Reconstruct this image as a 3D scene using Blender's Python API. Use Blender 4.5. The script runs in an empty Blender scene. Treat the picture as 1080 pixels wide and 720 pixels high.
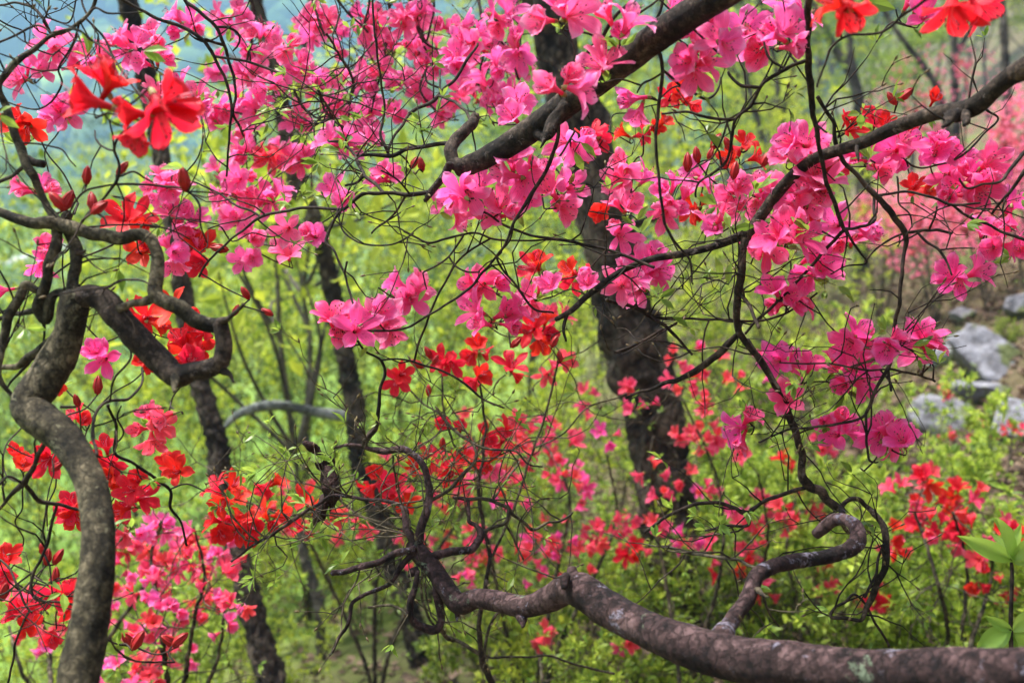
import bpy, math, random
import numpy as np
from mathutils import Vector, Matrix, Quaternion, noise as mn

random.seed(11)
rng = np.random.default_rng(11)
R = math.radians
scene = bpy.context.scene
col = scene.collection

# ------------------------------------------------------------------ camera
CAM = Vector((0.0, 0.0, 1.6))
PITCH = -8.0
LENS = 38.0
FPX = LENS / 36.0 * 1080.0
cam_data = bpy.data.cameras.new("camera")
cam = bpy.data.objects.new("camera", cam_data)
col.objects.link(cam)
cam.location = CAM
cam.rotation_euler = (R(90 + PITCH), 0, 0)
cam_data.lens = LENS
cam_data.sensor_width = 36.0
cam_data.clip_start = 0.05
cam_data.clip_end = 3000.0
cam_data.dof.use_dof = True
cam_data.dof.focus_distance = 1.42
cam_data.dof.aperture_fstop = 4.7
cam_data.dof.aperture_blades = 7
scene.camera = cam

# ------------------------------------------------------------------ light
SUN_EL, SUN_AZ = 66.0, -60.0          # azimuth measured from +Y towards +X
world = bpy.data.worlds.new("World")
scene.world = world
world.use_nodes = True
wn = world.node_tree.nodes
wl = world.node_tree.links
wn.clear()
sky = wn.new("ShaderNodeTexSky")
sky.sky_type = 'NISHITA'
sky.sun_disc = False
sky.sun_elevation = R(SUN_EL)
sky.sun_rotation = R(SUN_AZ)
sky.air_density = 1.0
sky.dust_density = 4.0
sky.ozone_density = 1.0
hs = wn.new("ShaderNodeHueSaturation")
hs.inputs["Saturation"].default_value = 0.35
bg = wn.new("ShaderNodeBackground")
bg.inputs["Strength"].default_value = 0.10
wo = wn.new("ShaderNodeOutputWorld")
wl.new(sky.outputs[0], hs.inputs["Color"])
wl.new(hs.outputs[0], bg.inputs["Color"])
wl.new(bg.outputs[0], wo.inputs["Surface"])

sun_data = bpy.data.lights.new("sun", 'SUN')
sun_data.energy = 4.6
sun_data.angle = R(5)
sun_data.color = (1.0, 0.95, 0.86)
sun = bpy.data.objects.new("sun", sun_data)
col.objects.link(sun)
sd = Vector((math.sin(R(SUN_AZ)) * math.cos(R(SUN_EL)), math.cos(R(SUN_AZ)) * math.cos(R(SUN_EL)), math.sin(R(SUN_EL))))
sun.rotation_euler = sd.to_track_quat('Z', 'Y').to_euler()
sun.location = sd * 50

scene.view_settings.view_transform = 'Standard'
scene.view_settings.look = 'None'
scene.view_settings.gamma = 1.0
scene.view_settings.exposure = 1.74
scene.view_settings.use_curve_mapping = False
scene.render.engine = 'CYCLES'
cy = scene.cycles
cy.use_denoising = True
cy.max_bounces = 8
cy.diffuse_bounces = 4
cy.transmission_bounces = 6
cy.volume_bounces = 1
cy.transparent_max_bounces = 8
cy.caustics_reflective = False
cy.caustics_refractive = False
cy.sample_clamp_indirect = 4.0

_p = R(PITCH)
FWD = Vector((0, math.cos(_p), math.sin(_p)))
UP = Vector((0, -math.sin(_p), math.cos(_p)))
RIGHT = Vector((1, 0, 0))


def P(x, y, d):
    return CAM + RIGHT * ((x - 540) / FPX * d) + UP * ((360 - y) / FPX * d) + FWD * d


def proj(v):
    q = v - CAM
    d = q.dot(FWD)
    return 540 + q.dot(RIGHT) / d * FPX, 360 - q.dot(UP) / d * FPX, d


# ------------------------------------------------------------------ object helpers
def tag(o, label=None, cat=None, group=None, kind=None):
    if label: o['label'] = label
    if cat: o['category'] = cat
    if group: o['group'] = group
    if kind: o['kind'] = kind
    return o


def empty(name, loc):
    o = bpy.data.objects.new(name, None)
    o.location = loc
    o.empty_display_size = 0.1
    col.objects.link(o)
    return o


def link_mesh(name, me, parent=None, loc=None):
    o = bpy.data.objects.new(name, me)
    if parent is not None: o.parent = parent
    if loc is not None: o.location = loc
    col.objects.link(o)
    return o


class MB:
    """collects vertices and faces of one mesh"""
    def __init__(self):
        self.v = []; self.f = []; self.t = []; self.n = 0

    def add(self, verts, faces, tint=0.5):
        verts = np.asarray(verts, dtype=np.float64)
        n0 = self.n
        self.v.append(verts)
        self.f.extend([tuple(i + n0 for i in f) for f in faces])
        self.t.append(np.full(len(verts), tint) if np.isscalar(tint) else np.asarray(tint))
        self.n += len(verts)

    def mesh(self, name, mats, origin=(0, 0, 0), smooth=True):
        me = bpy.data.meshes.new(name)
        v = np.concatenate(self.v) - np.array(origin)
        me.from_pydata(v.tolist(), [], self.f)
        a = me.attributes.new("tint", 'FLOAT', 'POINT')
        a.data.foreach_set("value", np.concatenate(self.t).astype(np.float32))
        for m in (mats if isinstance(mats, (list, tuple)) else [mats]):
            me.materials.append(m)
        if smooth:
            me.polygons.foreach_set("use_smooth", np.ones(len(me.polygons), dtype=bool))
        me.update()
        return me

    def build(self, name, mats, parent=None, smooth=True):
        org = parent.location if parent is not None else (0, 0, 0)
        return link_mesh(name, self.mesh(name, mats, org, smooth), parent)


def tube(mb, pts, rad, sides=8, knob=0.0, freq=60.0, tint=0.5, cap=True, rough=0.0):
    """sweep a noisy ring along points (Vectors)"""
    n = len(pts)
    t = [(pts[min(i + 1, n - 1)] - pts[max(i - 1, 0)]).normalized() for i in range(n)]
    u = t[0].orthogonal().normalized()
    verts = []; faces = []
    for i in range(n):
        u = (u - t[i] * u.dot(t[i])).normalized()
        w = t[i].cross(u)
        for k in range(sides):
            a = 2 * math.pi * k / sides
            d = u * math.cos(a) + w * math.sin(a)
            r = rad[i]
            if knob:
                q = pts[i] + d * r
                r *= 1 + knob * mn.noise(q * freq) + knob * 0.8 * mn.noise(q * freq * 0.37)
                if rough:
                    r *= 1 + rough * .55 * mn.noise(q * freq * 3.1) + rough * .35 * mn.noise(q * freq * 8.3) - rough * .5 * max(0, mn.noise(q * freq * 1.7 + Vector((9, 3, 1))) - .25)
            verts.append(pts[i] + d * r)
    for i in range(n - 1):
        for k in range(sides):
            a = i * sides + k; b = i * sides + (k + 1) % sides
            faces.append((a, b, b + sides, a + sides))
    if cap:
        verts.append(pts[0] - t[0] * rad[0] * 0.4)
        verts.append(pts[-1] + t[-1] * rad[-1] * 0.6)
        c0 = n * sides; c1 = c0 + 1
        for k in range(sides):
            faces.append(((k + 1) % sides, k, c0))
            a = (n - 1) * sides
            faces.append((a + k, a + (k + 1) % sides, c1))
    mb.add([tuple(v) for v in verts], faces, tint)


def spline(ctrl, step):
    """Catmull-Rom through (Vector, radius) -> resampled lists"""
    pts = [c[0] for c in ctrl]; rad = [c[1] for c in ctrl]
    P_, R_ = [], []
    n = len(pts)
    for i in range(n - 1):
        p1 = pts[i]; p2 = pts[i + 1]
        L = (p2 - p1).length
        d0 = (pts[i] - pts[i - 1]).length if i else L
        d2 = (pts[i + 2] - p2).length if i + 2 < n else L
        a = (p2 - p1) / max(L, 1e-9)
        b = (p1 - pts[i - 1]) / max(d0, 1e-9) if i else a
        c = (pts[i + 2] - p2) / max(d2, 1e-9) if i + 2 < n else a
        m1 = (b * L + a * d0) / max(L + d0, 1e-9) * L
        m2 = (a * d2 + c * L) / max(L + d2, 1e-9) * L
        m = max(1, int(math.ceil(L / step)))
        for k in range(m):
            t = k / m
            t2, t3 = t * t, t * t * t
            P_.append((2 * t3 - 3 * t2 + 1) * p1 + (t3 - 2 * t2 + t) * m1 + (3 * t2 - 2 * t3) * p2 + (t3 - t2) * m2)
            R_.append(rad[i] + (rad[i + 1] - rad[i]) * t)
    P_.append(pts[-1]); R_.append(rad[-1])
    return P_, R_


def rvec():
    return Vector((random.gauss(0, 1), random.gauss(0, 1), random.gauss(0, 1))).normalized()


# ------------------------------------------------------------------ materials
def new_mat(name):
    m = bpy.data.materials.new(name)
    m.use_nodes = True
    nt = m.node_tree
    nt.nodes.clear()
    out = nt.nodes.new("ShaderNodeOutputMaterial")
    return m, nt, nt.nodes, nt.links, out


def ramp(N, stops):
    r = N.new("ShaderNodeValToRGB")
    e = r.color_ramp.elements
    while len(e) < len(stops): e.new(0.5)
    for el, (p, c) in zip(e, stops):
        el.position = p
        el.color = (*c, 1)
    return r


def bark_mat(name, dark, mid, light, scale=60, lichen=None, lichen_amt=0.0, bump=0.6, moss=None):
    mid, light = [tuple(c * k for c in v) for v, k in ((mid, 1.45), (light, 1.6))]
    m, nt, N, L, out = new_mat(name)
    tc = N.new("ShaderNodeTexCoord")
    n1 = N.new("ShaderNodeTexNoise"); n1.inputs["Scale"].default_value = scale
    n1.inputs["Detail"].default_value = 8; n1.inputs["Roughness"].default_value = 0.7
    n2 = N.new("ShaderNodeTexNoise"); n2.inputs["Scale"].default_value = scale * 0.22
    n2.inputs["Detail"].default_value = 4
    L.new(tc.outputs["Object"], n1.inputs["Vector"]); L.new(tc.outputs["Object"], n2.inputs["Vector"])
    mx = N.new("ShaderNodeMix"); mx.data_type = 'FLOAT'; mx.inputs[0].default_value = 0.45
    L.new(n1.outputs["Fac"], mx.inputs[2]); L.new(n2.outputs["Fac"], mx.inputs[3])
    r = ramp(N, [(0.40, dark), (0.5, mid), (0.60, light)])
    L.new(mx.outputs[0], r.inputs[0])
    # fine dark fissures and pale flecks
    vo = N.new("ShaderNodeTexVoronoi"); vo.feature = 'DISTANCE_TO_EDGE'; vo.inputs["Scale"].default_value = scale * 1.5
    mpv = N.new("ShaderNodeMapping"); mpv.inputs["Scale"].default_value = (1.0, 1.0, .55)
    dst = N.new("ShaderNodeMix"); dst.data_type = 'VECTOR'; dst.inputs[0].default_value = .035
    L.new(tc.outputs["Object"], dst.inputs[4]); L.new(n1.outputs["Color"], dst.inputs[5])
    L.new(dst.outputs[1], mpv.inputs["Vector"]); L.new(mpv.outputs[0], vo.inputs["Vector"])
    cr = ramp(N, [(0.0, (.25, .25, .25)), (.11, (1, 1, 1))]); L.new(vo.outputs["Distance"], cr.inputs[0])
    mm = N.new("ShaderNodeMix"); mm.data_type = 'RGBA'; mm.blend_type = 'MULTIPLY'; mm.inputs[0].default_value = .55
    L.new(r.outputs[0], mm.inputs[6]); L.new(cr.outputs[0], mm.inputs[7])
    colr = mm.outputs[2]
    for (c, amt, sc) in ((lichen, lichen_amt, scale * 0.35), (moss, 0.345, scale * 0.3)):
        if c is None: continue
        n3 = N.new("ShaderNodeTexNoise"); n3.inputs["Scale"].default_value = sc
        n3.inputs["Detail"].default_value = 6; n3.inputs["Roughness"].default_value = 0.75
        n3.inputs["W" if False else "Distortion"].default_value = 0.3
        L.new(tc.outputs["Object"], n3.inputs["Vector"])
        rr = ramp(N, [(1 - amt - 0.025, (0, 0, 0)), (1 - amt + 0.025, (1, 1, 1))])
        L.new(n3.outputs["Fac"], rr.inputs[0])
        mc = N.new("ShaderNodeMix"); mc.data_type = 'RGBA'
        L.new(rr.outputs[0], mc.inputs[0]); L.new(colr, mc.inputs[6]); mc.inputs[7].default_value = (*c, 1)
        colr = mc.outputs[2]
    b = N.new("ShaderNodeBsdfPrincipled")
    b.inputs["Roughness"].default_value = 0.85
    b.inputs["Specular IOR Level"].default_value = 0.25
    L.new(colr, b.inputs["Base Color"])
    bp = N.new("ShaderNodeBump"); bp.inputs["Strength"].default_value = bump
    bp.inputs["Distance"].default_value = 0.008 if scale > 30 else 0.03
    hm = N.new("ShaderNodeMath"); hm.operation = 'MULTIPLY_ADD'; hm.inputs[1].default_value = .25
    L.new(cr.outputs[0], hm.inputs[0]); L.new(mx.outputs[0], hm.inputs[2])
    L.new(hm.outputs[0], bp.inputs["Height"])
    L.new(bp.outputs[0], b.inputs["Normal"])
    L.new(b.outputs[0], out.inputs[0])
    return m


def leaf_mat(name, c0, c1, trans=0.45, rough=0.5, var=0.35):
    """two-tone leaf; the tint attribute picks per leaf, Object Info per copy"""
    m, nt, N, L, out = new_mat(name)
    at = N.new("ShaderNodeAttribute"); at.attribute_name = "tint"
    oi = N.new("ShaderNodeObjectInfo")
    r = ramp(N, [(0.0, c0), (1.0, c1)])
    L.new(at.outputs["Fac"], r.inputs[0])
    hs = N.new("ShaderNodeHueSaturation")
    mr = N.new("ShaderNodeMapRange"); mr.inputs[3].default_value = 1 - var; mr.inputs[4].default_value = 1 + var
    L.new(oi.outputs["Random"], mr.inputs[0]); L.new(mr.outputs[0], hs.inputs["Value"])
    L.new(r.outputs[0], hs.inputs["Color"])
    b = N.new("ShaderNodeBsdfPrincipled")
    b.inputs["Roughness"].default_value = rough
    b.inputs["Specular IOR Level"].default_value = 0.3
    L.new(hs.outputs[0], b.inputs["Base Color"])
    t = N.new("ShaderNodeBsdfTranslucent")
    hs2 = N.new("ShaderNodeHueSaturation"); hs2.inputs["Hue"].default_value = 0.485; hs2.inputs["Value"].default_value = 1.5
    L.new(hs.outputs[0], hs2.inputs["Color"]); L.new(hs2.outputs[0], t.inputs["Color"])
    ms = N.new("ShaderNodeMixShader"); ms.inputs[0].default_value = trans
    L.new(b.outputs[0], ms.inputs[1]); L.new(t.outputs[0], ms.inputs[2])
    L.new(ms.outputs[0], out.inputs[0])
    return m


def petal_mat(name, throat, mid, edge, blotch, hue_var=0.014, val_var=0.18):
    m, nt, N, L, out = new_mat(name)
    uv = N.new("ShaderNodeUVMap"); uv.uv_map = "UVMap"
    sx = N.new("ShaderNodeSeparateXYZ"); L.new(uv.outputs[0], sx.inputs[0])
    r = ramp(N, [(0.0, throat), (0.42, mid), (0.72, mid), (1.0, edge)])
    L.new(sx.outputs["Y"], r.inputs[0])
    # fine veins running along each petal
    mp = N.new("ShaderNodeMapping"); mp.inputs["Scale"].default_value = (26, 2.2, 1)
    L.new(uv.outputs[0], mp.inputs["Vector"])
    nz = N.new("ShaderNodeTexNoise"); nz.inputs["Scale"].default_value = 1.0; nz.inputs["Detail"].default_value = 3
    L.new(mp.outputs[0], nz.inputs["Vector"])
    hs = N.new("ShaderNodeHueSaturation")
    oi = N.new("ShaderNodeObjectInfo")
    mr = N.new("ShaderNodeMapRange"); mr.inputs[3].default_value = 0.5 - hue_var; mr.inputs[4].default_value = 0.5 + hue_var
    L.new(oi.outputs["Random"], mr.inputs[0]); L.new(mr.outputs[0], hs.inputs["Hue"])
    m2 = N.new("ShaderNodeMapRange"); m2.inputs[1].default_value = 0.3; m2.inputs[2].default_value = 0.7
    m2.inputs[3].default_value = 1 - val_var; m2.inputs[4].default_value = 1 + val_var * 0.6
    L.new(nz.outputs["Fac"], m2.inputs[0]); L.new(m2.outputs[0], hs.inputs["Value"])
    L.new(r.outputs[0], hs.inputs["Color"])
    # freckled guide mark on the upper petal
    at = N.new("ShaderNodeAttribute"); at.attribute_name = "tint"
    vn = N.new("ShaderNodeTexVoronoi"); vn.inputs["Scale"].default_value = 16
    L.new(uv.outputs[0], vn.inputs["Vector"])
    lt = N.new("ShaderNodeMath"); lt.operation = 'LESS_THAN'; lt.inputs[1].default_value = 0.34
    L.new(vn.outputs["Distance"], lt.inputs[0])
    ml = N.new("ShaderNodeMath"); ml.operation = 'MULTIPLY'
    L.new(lt.outputs[0], ml.inputs[0]); L.new(at.outputs["Fac"], ml.inputs[1])
    mc = N.new("ShaderNodeMix"); mc.data_type = 'RGBA'
    L.new(ml.outputs[0], mc.inputs[0]); L.new(hs.outputs[0], mc.inputs[6]); mc.inputs[7].default_value = (*blotch, 1)
    b = N.new("ShaderNodeBsdfPrincipled")
    b.inputs["Roughness"].default_value = 0.55
    b.inputs["Specular IOR Level"].default_value = 0.25
    L.new(mc.outputs[2], b.inputs["Base Color"])
    bp = N.new("ShaderNodeBump"); bp.inputs["Strength"].default_value = 0.25; bp.inputs["Distance"].default_value = 0.001
    L.new(nz.outputs["Fac"], bp.inputs["Height"]); L.new(bp.outputs[0], b.inputs["Normal"])
    t = N.new("ShaderNodeBsdfTranslucent"); L.new(mc.outputs[2], t.inputs["Color"])
    ms = N.new("ShaderNodeMixShader"); ms.inputs[0].default_value = 0.48
    L.new(b.outputs[0], ms.inputs[1]); L.new(t.outputs[0], ms.inputs[2])
    L.new(ms.outputs[0], out.inputs[0])
    return m


def plain_mat(name, c, rough=0.6, noise_scale=None, c2=None, bump=0.0):
    m, nt, N, L, out = new_mat(name)
    b = N.new("ShaderNodeBsdfPrincipled")
    b.inputs["Roughness"].default_value = rough
    b.inputs["Specular IOR Level"].default_value = 0.3
    b.inputs["Base Color"].default_value = (*c, 1)
    if noise_scale:
        tc = N.new("ShaderNodeTexCoord")
        nz = N.new("ShaderNodeTexNoise"); nz.inputs["Scale"].default_value = noise_scale; nz.inputs["Detail"].default_value = 6
        L.new(tc.outputs["Object"], nz.inputs["Vector"])
        r = ramp(N, [(0.35, c), (0.65, c2 or c)])
        L.new(nz.outputs["Fac"], r.inputs[0]); L.new(r.outputs[0], b.inputs["Base Color"])
        if bump:
            bp = N.new("ShaderNodeBump"); bp.inputs["Strength"].default_value = bump; bp.inputs["Distance"].default_value = 0.01
            L.new(nz.outputs["Fac"], bp.inputs["Height"]); L.new(bp.outputs[0], b.inputs["Normal"])
    L.new(b.outputs[0], out.inputs[0])
    return m


M = {}
M['bark_grey'] = bark_mat("bark_grey", (0.009, 0.007, 0.004), (0.042, 0.034, 0.020), (0.125, 0.102, 0.064), 70, (0.19, 0.175, 0.11), 0.37, 0.9)
M['bark_brown'] = bark_mat("bark_brown", (0.006, 0.004, 0.003), (0.028, 0.019, 0.014), (0.082, 0.058, 0.044), 80, (0.20, 0.16, 0.15), 0.36, 0.9)
M['bark_red'] = bark_mat("bark_red", (0.007, 0.004, 0.005), (0.028, 0.0145, 0.0145), (0.072, 0.043, 0.043), 60, (0.17, 0.155, 0.20), 0.39, 0.9, moss=(0.12, 0.15, 0.10))
M['twig'] = bark_mat("twig_bark", (0.006, 0.004, 0.003), (0.018, 0.012, 0.009), (0.05, 0.035, 0.026), 120, None, 0, 0.4)
M['twig_pale'] = bark_mat("pale_twig_bark", (0.016, 0.012, 0.008), (0.045, 0.036, 0.022), (0.11, 0.09, 0.06), 120, None, 0, 0.4)
M['trunk_rough'] = bark_mat("rough_trunk_bark", (0.012, 0.009, 0.007), (0.048, 0.036, 0.026), (0.12, 0.094, 0.070), 26, (0.12, 0.115, 0.08), 0.36, 1.0)
M['trunk_far'] = bark_mat("far_trunk_bark", (0.025, 0.02, 0.016), (0.06, 0.05, 0.04), (0.12, 0.105, 0.085), 9, None, 0, 0.5)
M['leaf_near'] = leaf_mat("fresh_leaf", (0.10, 0.20, 0.025), (0.27, 0.40, 0.06), 0.45, 0.4)
M['leaf_shrub'] = leaf_mat("shrub_leaf", (0.09, 0.17, 0.02), (0.42, 0.53, 0.07), 0.45, 0.45, 0.25)
M['leaf_yellow'] = leaf_mat("spring_leaf_yellow", (0.14, 0.22, 0.018), (0.42, 0.48, 0.05), 0.45, 0.6, 0.2)
M['leaf_green'] = leaf_mat("spring_leaf_green", (0.06, 0.13, 0.025), (0.25, 0.35, 0.05), 0.45, 0.6, 0.25)
M['leaf_dark'] = leaf_mat("evergreen_leaf", (0.02, 0.05, 0.02), (0.06, 0.12, 0.04), 0.3, 0.5, 0.2)
M['leaf_big'] = leaf_mat("broad_leaf", (0.20, 0.34, 0.05), (0.33, 0.50, 0.09), 0.35, 0.35, 0.1)
M['litter'] = leaf_mat("dry_leaf", (0.06, 0.037, 0.024), (0.20, 0.135, 0.09), 0.1, 0.8, 0.1)
M['pink'] = petal_mat("pink_petal", (0.82, 0.024, 0.13), (0.96, 0.118, 0.38), (0.98, 0.37, 0.65), (0.45, 0.005, 0.07))
M['deep_pink'] = petal_mat("deep_pink_petal", (0.76, 0.015, 0.10), (0.95, 0.075, 0.315), (0.97, 0.26, 0.56), (0.38, 0.003, 0.06))
M['coral'] = petal_mat("coral_petal", (0.68, 0.022, 0.045), (0.88, 0.075, 0.14), (0.93, 0.20, 0.30), (0.40, 0.005, 0.03))
M['red'] = petal_mat("red_petal", (0.46, 0.005, 0.010), (0.76, 0.015, 0.024), (0.87, 0.055, 0.065), (0.28, 0.002, 0.004), 0.008, 0.24)
M['bloom_mass'] = leaf_mat("pale_bloom", (0.62, 0.09, 0.17), (0.78, 0.26, 0.36), 0.4, 0.7, 0.08)
M['pale_pink'] = petal_mat("pale_pink_petal", (0.60, 0.06, 0.11), (0.75, 0.17, 0.23), (0.80, 0.28, 0.34), (0.5, 0.02, 0.08))
M['filament'] = plain_mat("stamen", (0.80, 0.20, 0.30), 0.5)
M['anther'] = plain_mat("anther", (0.10, 0.03, 0.05), 0.6)
M['calyx'] = plain_mat("calyx", (0.20, 0.24, 0.06), 0.6, 200, (0.30, 0.16, 0.07))
M['bud'] = plain_mat("bud_scale", (0.42, 0.010, 0.014), 0.45, 150, (0.25, 0.012, 0.01))
M['leaf_bud'] = plain_mat("leaf_bud_scale", (0.16, 0.13, 0.05), 0.6, 200, (0.09, 0.05, 0.03))


# ------------------------------------------------------------------ terrain
def sstep(a, b, x):
    t = min(max((x - a) / (b - a), 0), 1)
    return t * t * (3 - 2 * t)


def H(x, y):
    b = 0.27 * x - 0.10 * y
    if x > 0: b += 0.010 * x * x * sstep(0, 12, x)
    b += 1.7 * sstep(2.3, 6.2, x - .05 * y) * sstep(3.5, 7, y) * (1 - .6 * sstep(14, 30, y))
    b = b if b < 45 else 45 + (b - 45) * 0.2
    v = -13 + 165 * sstep(190, 560, y + 0.10 * x + 14 * mn.noise(Vector((x * 0.01, y * 0.01, 3)))) + 55 * sstep(150, 420, -x)
    k = 2.5
    m = max(b, v)
    z = m + k * math.log(math.exp((b - m) / k) + math.exp((v - m) / k))
    r = math.hypot(x, y)
    z += 0.05 * mn.noise(Vector((x * 1.3, y * 1.3, 0))) * min(1, r / 2)
    z += 0.35 * mn.noise(Vector((x * 0.22, y * 0.22, 7))) * sstep(4, 14, r)
    z += 7.0 * mn.noise(Vector((x * 0.016, y * 0.016, 5))) * sstep(120, 320, r)
    return z


def axis(lo, hi, n, pw):
    s = np.linspace(-1, 1, n)
    a = np.sign(s) * np.abs(s) ** pw
    return np.where(a < 0, -a * lo, a * hi)


def make_terrain():
    xs = axis(-420, 380, 170, 2.6)
    ys = np.concatenate([-(np.linspace(1, 0, 24, endpoint=False) ** 2) * 60, np.linspace(0, 1, 190) ** 2.4 * 760])
    V = [(x, y, H(x, y)) for y in ys for x in xs]
    nx = len(xs)
    F = [(j * nx + i, j * nx + i + 1, (j + 1) * nx + i + 1, (j + 1) * nx + i) for j in range(len(ys) - 1) for i in range(nx - 1)]
    mead = [sstep(2.2, 9, math.hypot(v[0], v[1])) * (1 - .9 * sstep(-.06, .14, v[0] / max(v[1], 2))) for v in V]
    mb = MB(); mb.add(V, F, np.array(mead))
    m, nt, N, L, out = new_mat("ground_soil")
    tc = N.new("ShaderNodeTexCoord")
    n1 = N.new("ShaderNodeTexNoise"); n1.inputs["Scale"].default_value = 5; n1.inputs["Detail"].default_value = 10; n1.inputs["Roughness"].default_value = 0.7
    n2 = N.new("ShaderNodeTexNoise"); n2.inputs["Scale"].default_value = 0.9; n2.inputs["Detail"].default_value = 5
    n3 = N.new("ShaderNodeTexNoise"); n3.inputs["Scale"].default_value = 0.03; n3.inputs["Detail"].default_value = 6
    for n in (n1, n2, n3): L.new(tc.outputs["Object"], n.inputs["Vector"])
    r1 = ramp(N, [(0.3, (0.035, 0.022, 0.015)), (0.5, (0.09, 0.060, 0.042)), (0.7, (0.17, 0.12, 0.09))])
    L.new(n1.outputs["Fac"], r1.inputs[0])
    g1 = ramp(N, [(0.3, (0.05, 0.08, 0.02)), (0.7, (0.13, 0.18, 0.04))]); L.new(n1.outputs["Fac"], g1.inputs[0])
    rm = ramp(N, [(0.57, (0, 0, 0)), (0.68, (1, 1, 1))]); L.new(n2.outputs["Fac"], rm.inputs[0])
    mx = N.new("ShaderNodeMix"); mx.data_type = 'RGBA'
    L.new(rm.outputs[0], mx.inputs[0]); L.new(r1.outputs[0], mx.inputs[6]); L.new(g1.outputs[0], mx.inputs[7])
    fm = ramp(N, [(0.3, (0.07, 0.14, 0.025)), (0.5, (0.17, 0.26, 0.04)), (0.7, (0.25, 0.32, 0.07))]); L.new(n3.outputs["Fac"], fm.inputs[0])
    at = N.new("ShaderNodeAttribute"); at.attribute_name = "tint"
    m2 = N.new("ShaderNodeMix"); m2.data_type = 'RGBA'
    L.new(at.outputs["Fac"], m2.inputs[0]); L.new(mx.outputs[2], m2.inputs[6]); L.new(fm.outputs[0], m2.inputs[7])
    b = N.new("ShaderNodeBsdfPrincipled"); b.inputs["Roughness"].default_value = 0.95; b.inputs["Specular IOR Level"].default_value = 0.1
    L.new(m2.outputs[2], b.inputs["Base Color"])
    bp = N.new("ShaderNodeBump"); bp.inputs["Strength"].default_value = 0.8; bp.inputs["Distance"].default_value = 0.05
    L.new(n1.outputs["Fac"], bp.inputs["Height"]); L.new(bp.outputs[0], b.inputs["Normal"])
    L.new(b.outputs[0], out.inputs[0])
    tag(mb.build("ground", m), kind='structure')


make_terrain()


def depth_at(px, py):
    """depth at which the ground shows at a picture point"""
    d = 1.5
    while d < 200:
        q = P(px, py, d)
        if q.z <= H(q.x, q.y): return d
        d *= 1.01
    return d


def ground(px, d, py=360):
    """ground point under the picture column px at depth d"""
    q = P(px, py, d)
    return Vector((q.x, q.y, H(q.x, q.y)))


# ------------------------------------------------------------------ leaves
def leaf_shape(kind):
    if kind == 'far':
        return np.array([[0, 0, 0], [-.32, .45, .10], [0, 1, -.05], [.32, .45, .10]]), [(0, 1, 2), (0, 2, 3)]
    if kind == 'near':
        v = np.array([[0, 0, 0], [-.15, .28, .05], [-.19, .58, .05], [0, 1, -.10], [.19, .58, .05], [.15, .28, .05], [0, .3, 0], [0, .62, 0.0]])
        return v, [(0, 6, 1), (1, 6, 7, 2), (2, 7, 3), (0, 5, 6), (5, 4, 7, 6), (4, 3, 7)]
    v = np.array([[0, 0, 0], [-.20, .22, .04], [-.30, .5, .05], [-.2, .78, .01], [0, 1, -.12], [.2, .78, .01], [.30, .5, .05], [.20, .22, .04], [0, .25, 0], [0, .52, .0], [0, .8, -.04]])
    return v, [(0, 8, 1), (1, 8, 9, 2), (2, 9, 10, 3), (3, 10, 4), (0, 7, 8), (7, 6, 9, 8), (6, 5, 10, 9), (5, 4, 10)]


def add_leaves(mb, pos, dirs, size, kind='near', tints=None, nrm=None):
    """pos (n,3), dirs (n,3) leaf length direction, size (n,)"""
    S, F = leaf_shape(kind)
    pos = np.asarray(pos, float); dirs = np.asarray(dirs, float); size = np.asarray(size, float)
    n = len(pos)
    if n == 0: return
    y = dirs / np.linalg.norm(dirs, axis=1, keepdims=True)
    up = (rng.normal(0, 0.6, (n, 3)) + np.array([0, 0, 1.0])) if nrm is None else nrm
    x = np.cross(y, up); x /= np.linalg.norm(x, axis=1, keepdims=True) + 1e-9
    z = np.cross(x, y)
    V = (S[None, :, 0, None] * x[:, None, :] + S[None, :, 1, None] * y[:, None, :] + S[None, :, 2, None] * z[:, None, :]) * size[:, None, None] + pos[:, None, :]
    k = len(S)
    if tints is None: tints = rng.random(n)
    faces = [tuple(i * k + j for j in f) for i in range(n) for f in F]
    mb.add(V.reshape(-1, 3), faces, np.repeat(tints, k))


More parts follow.
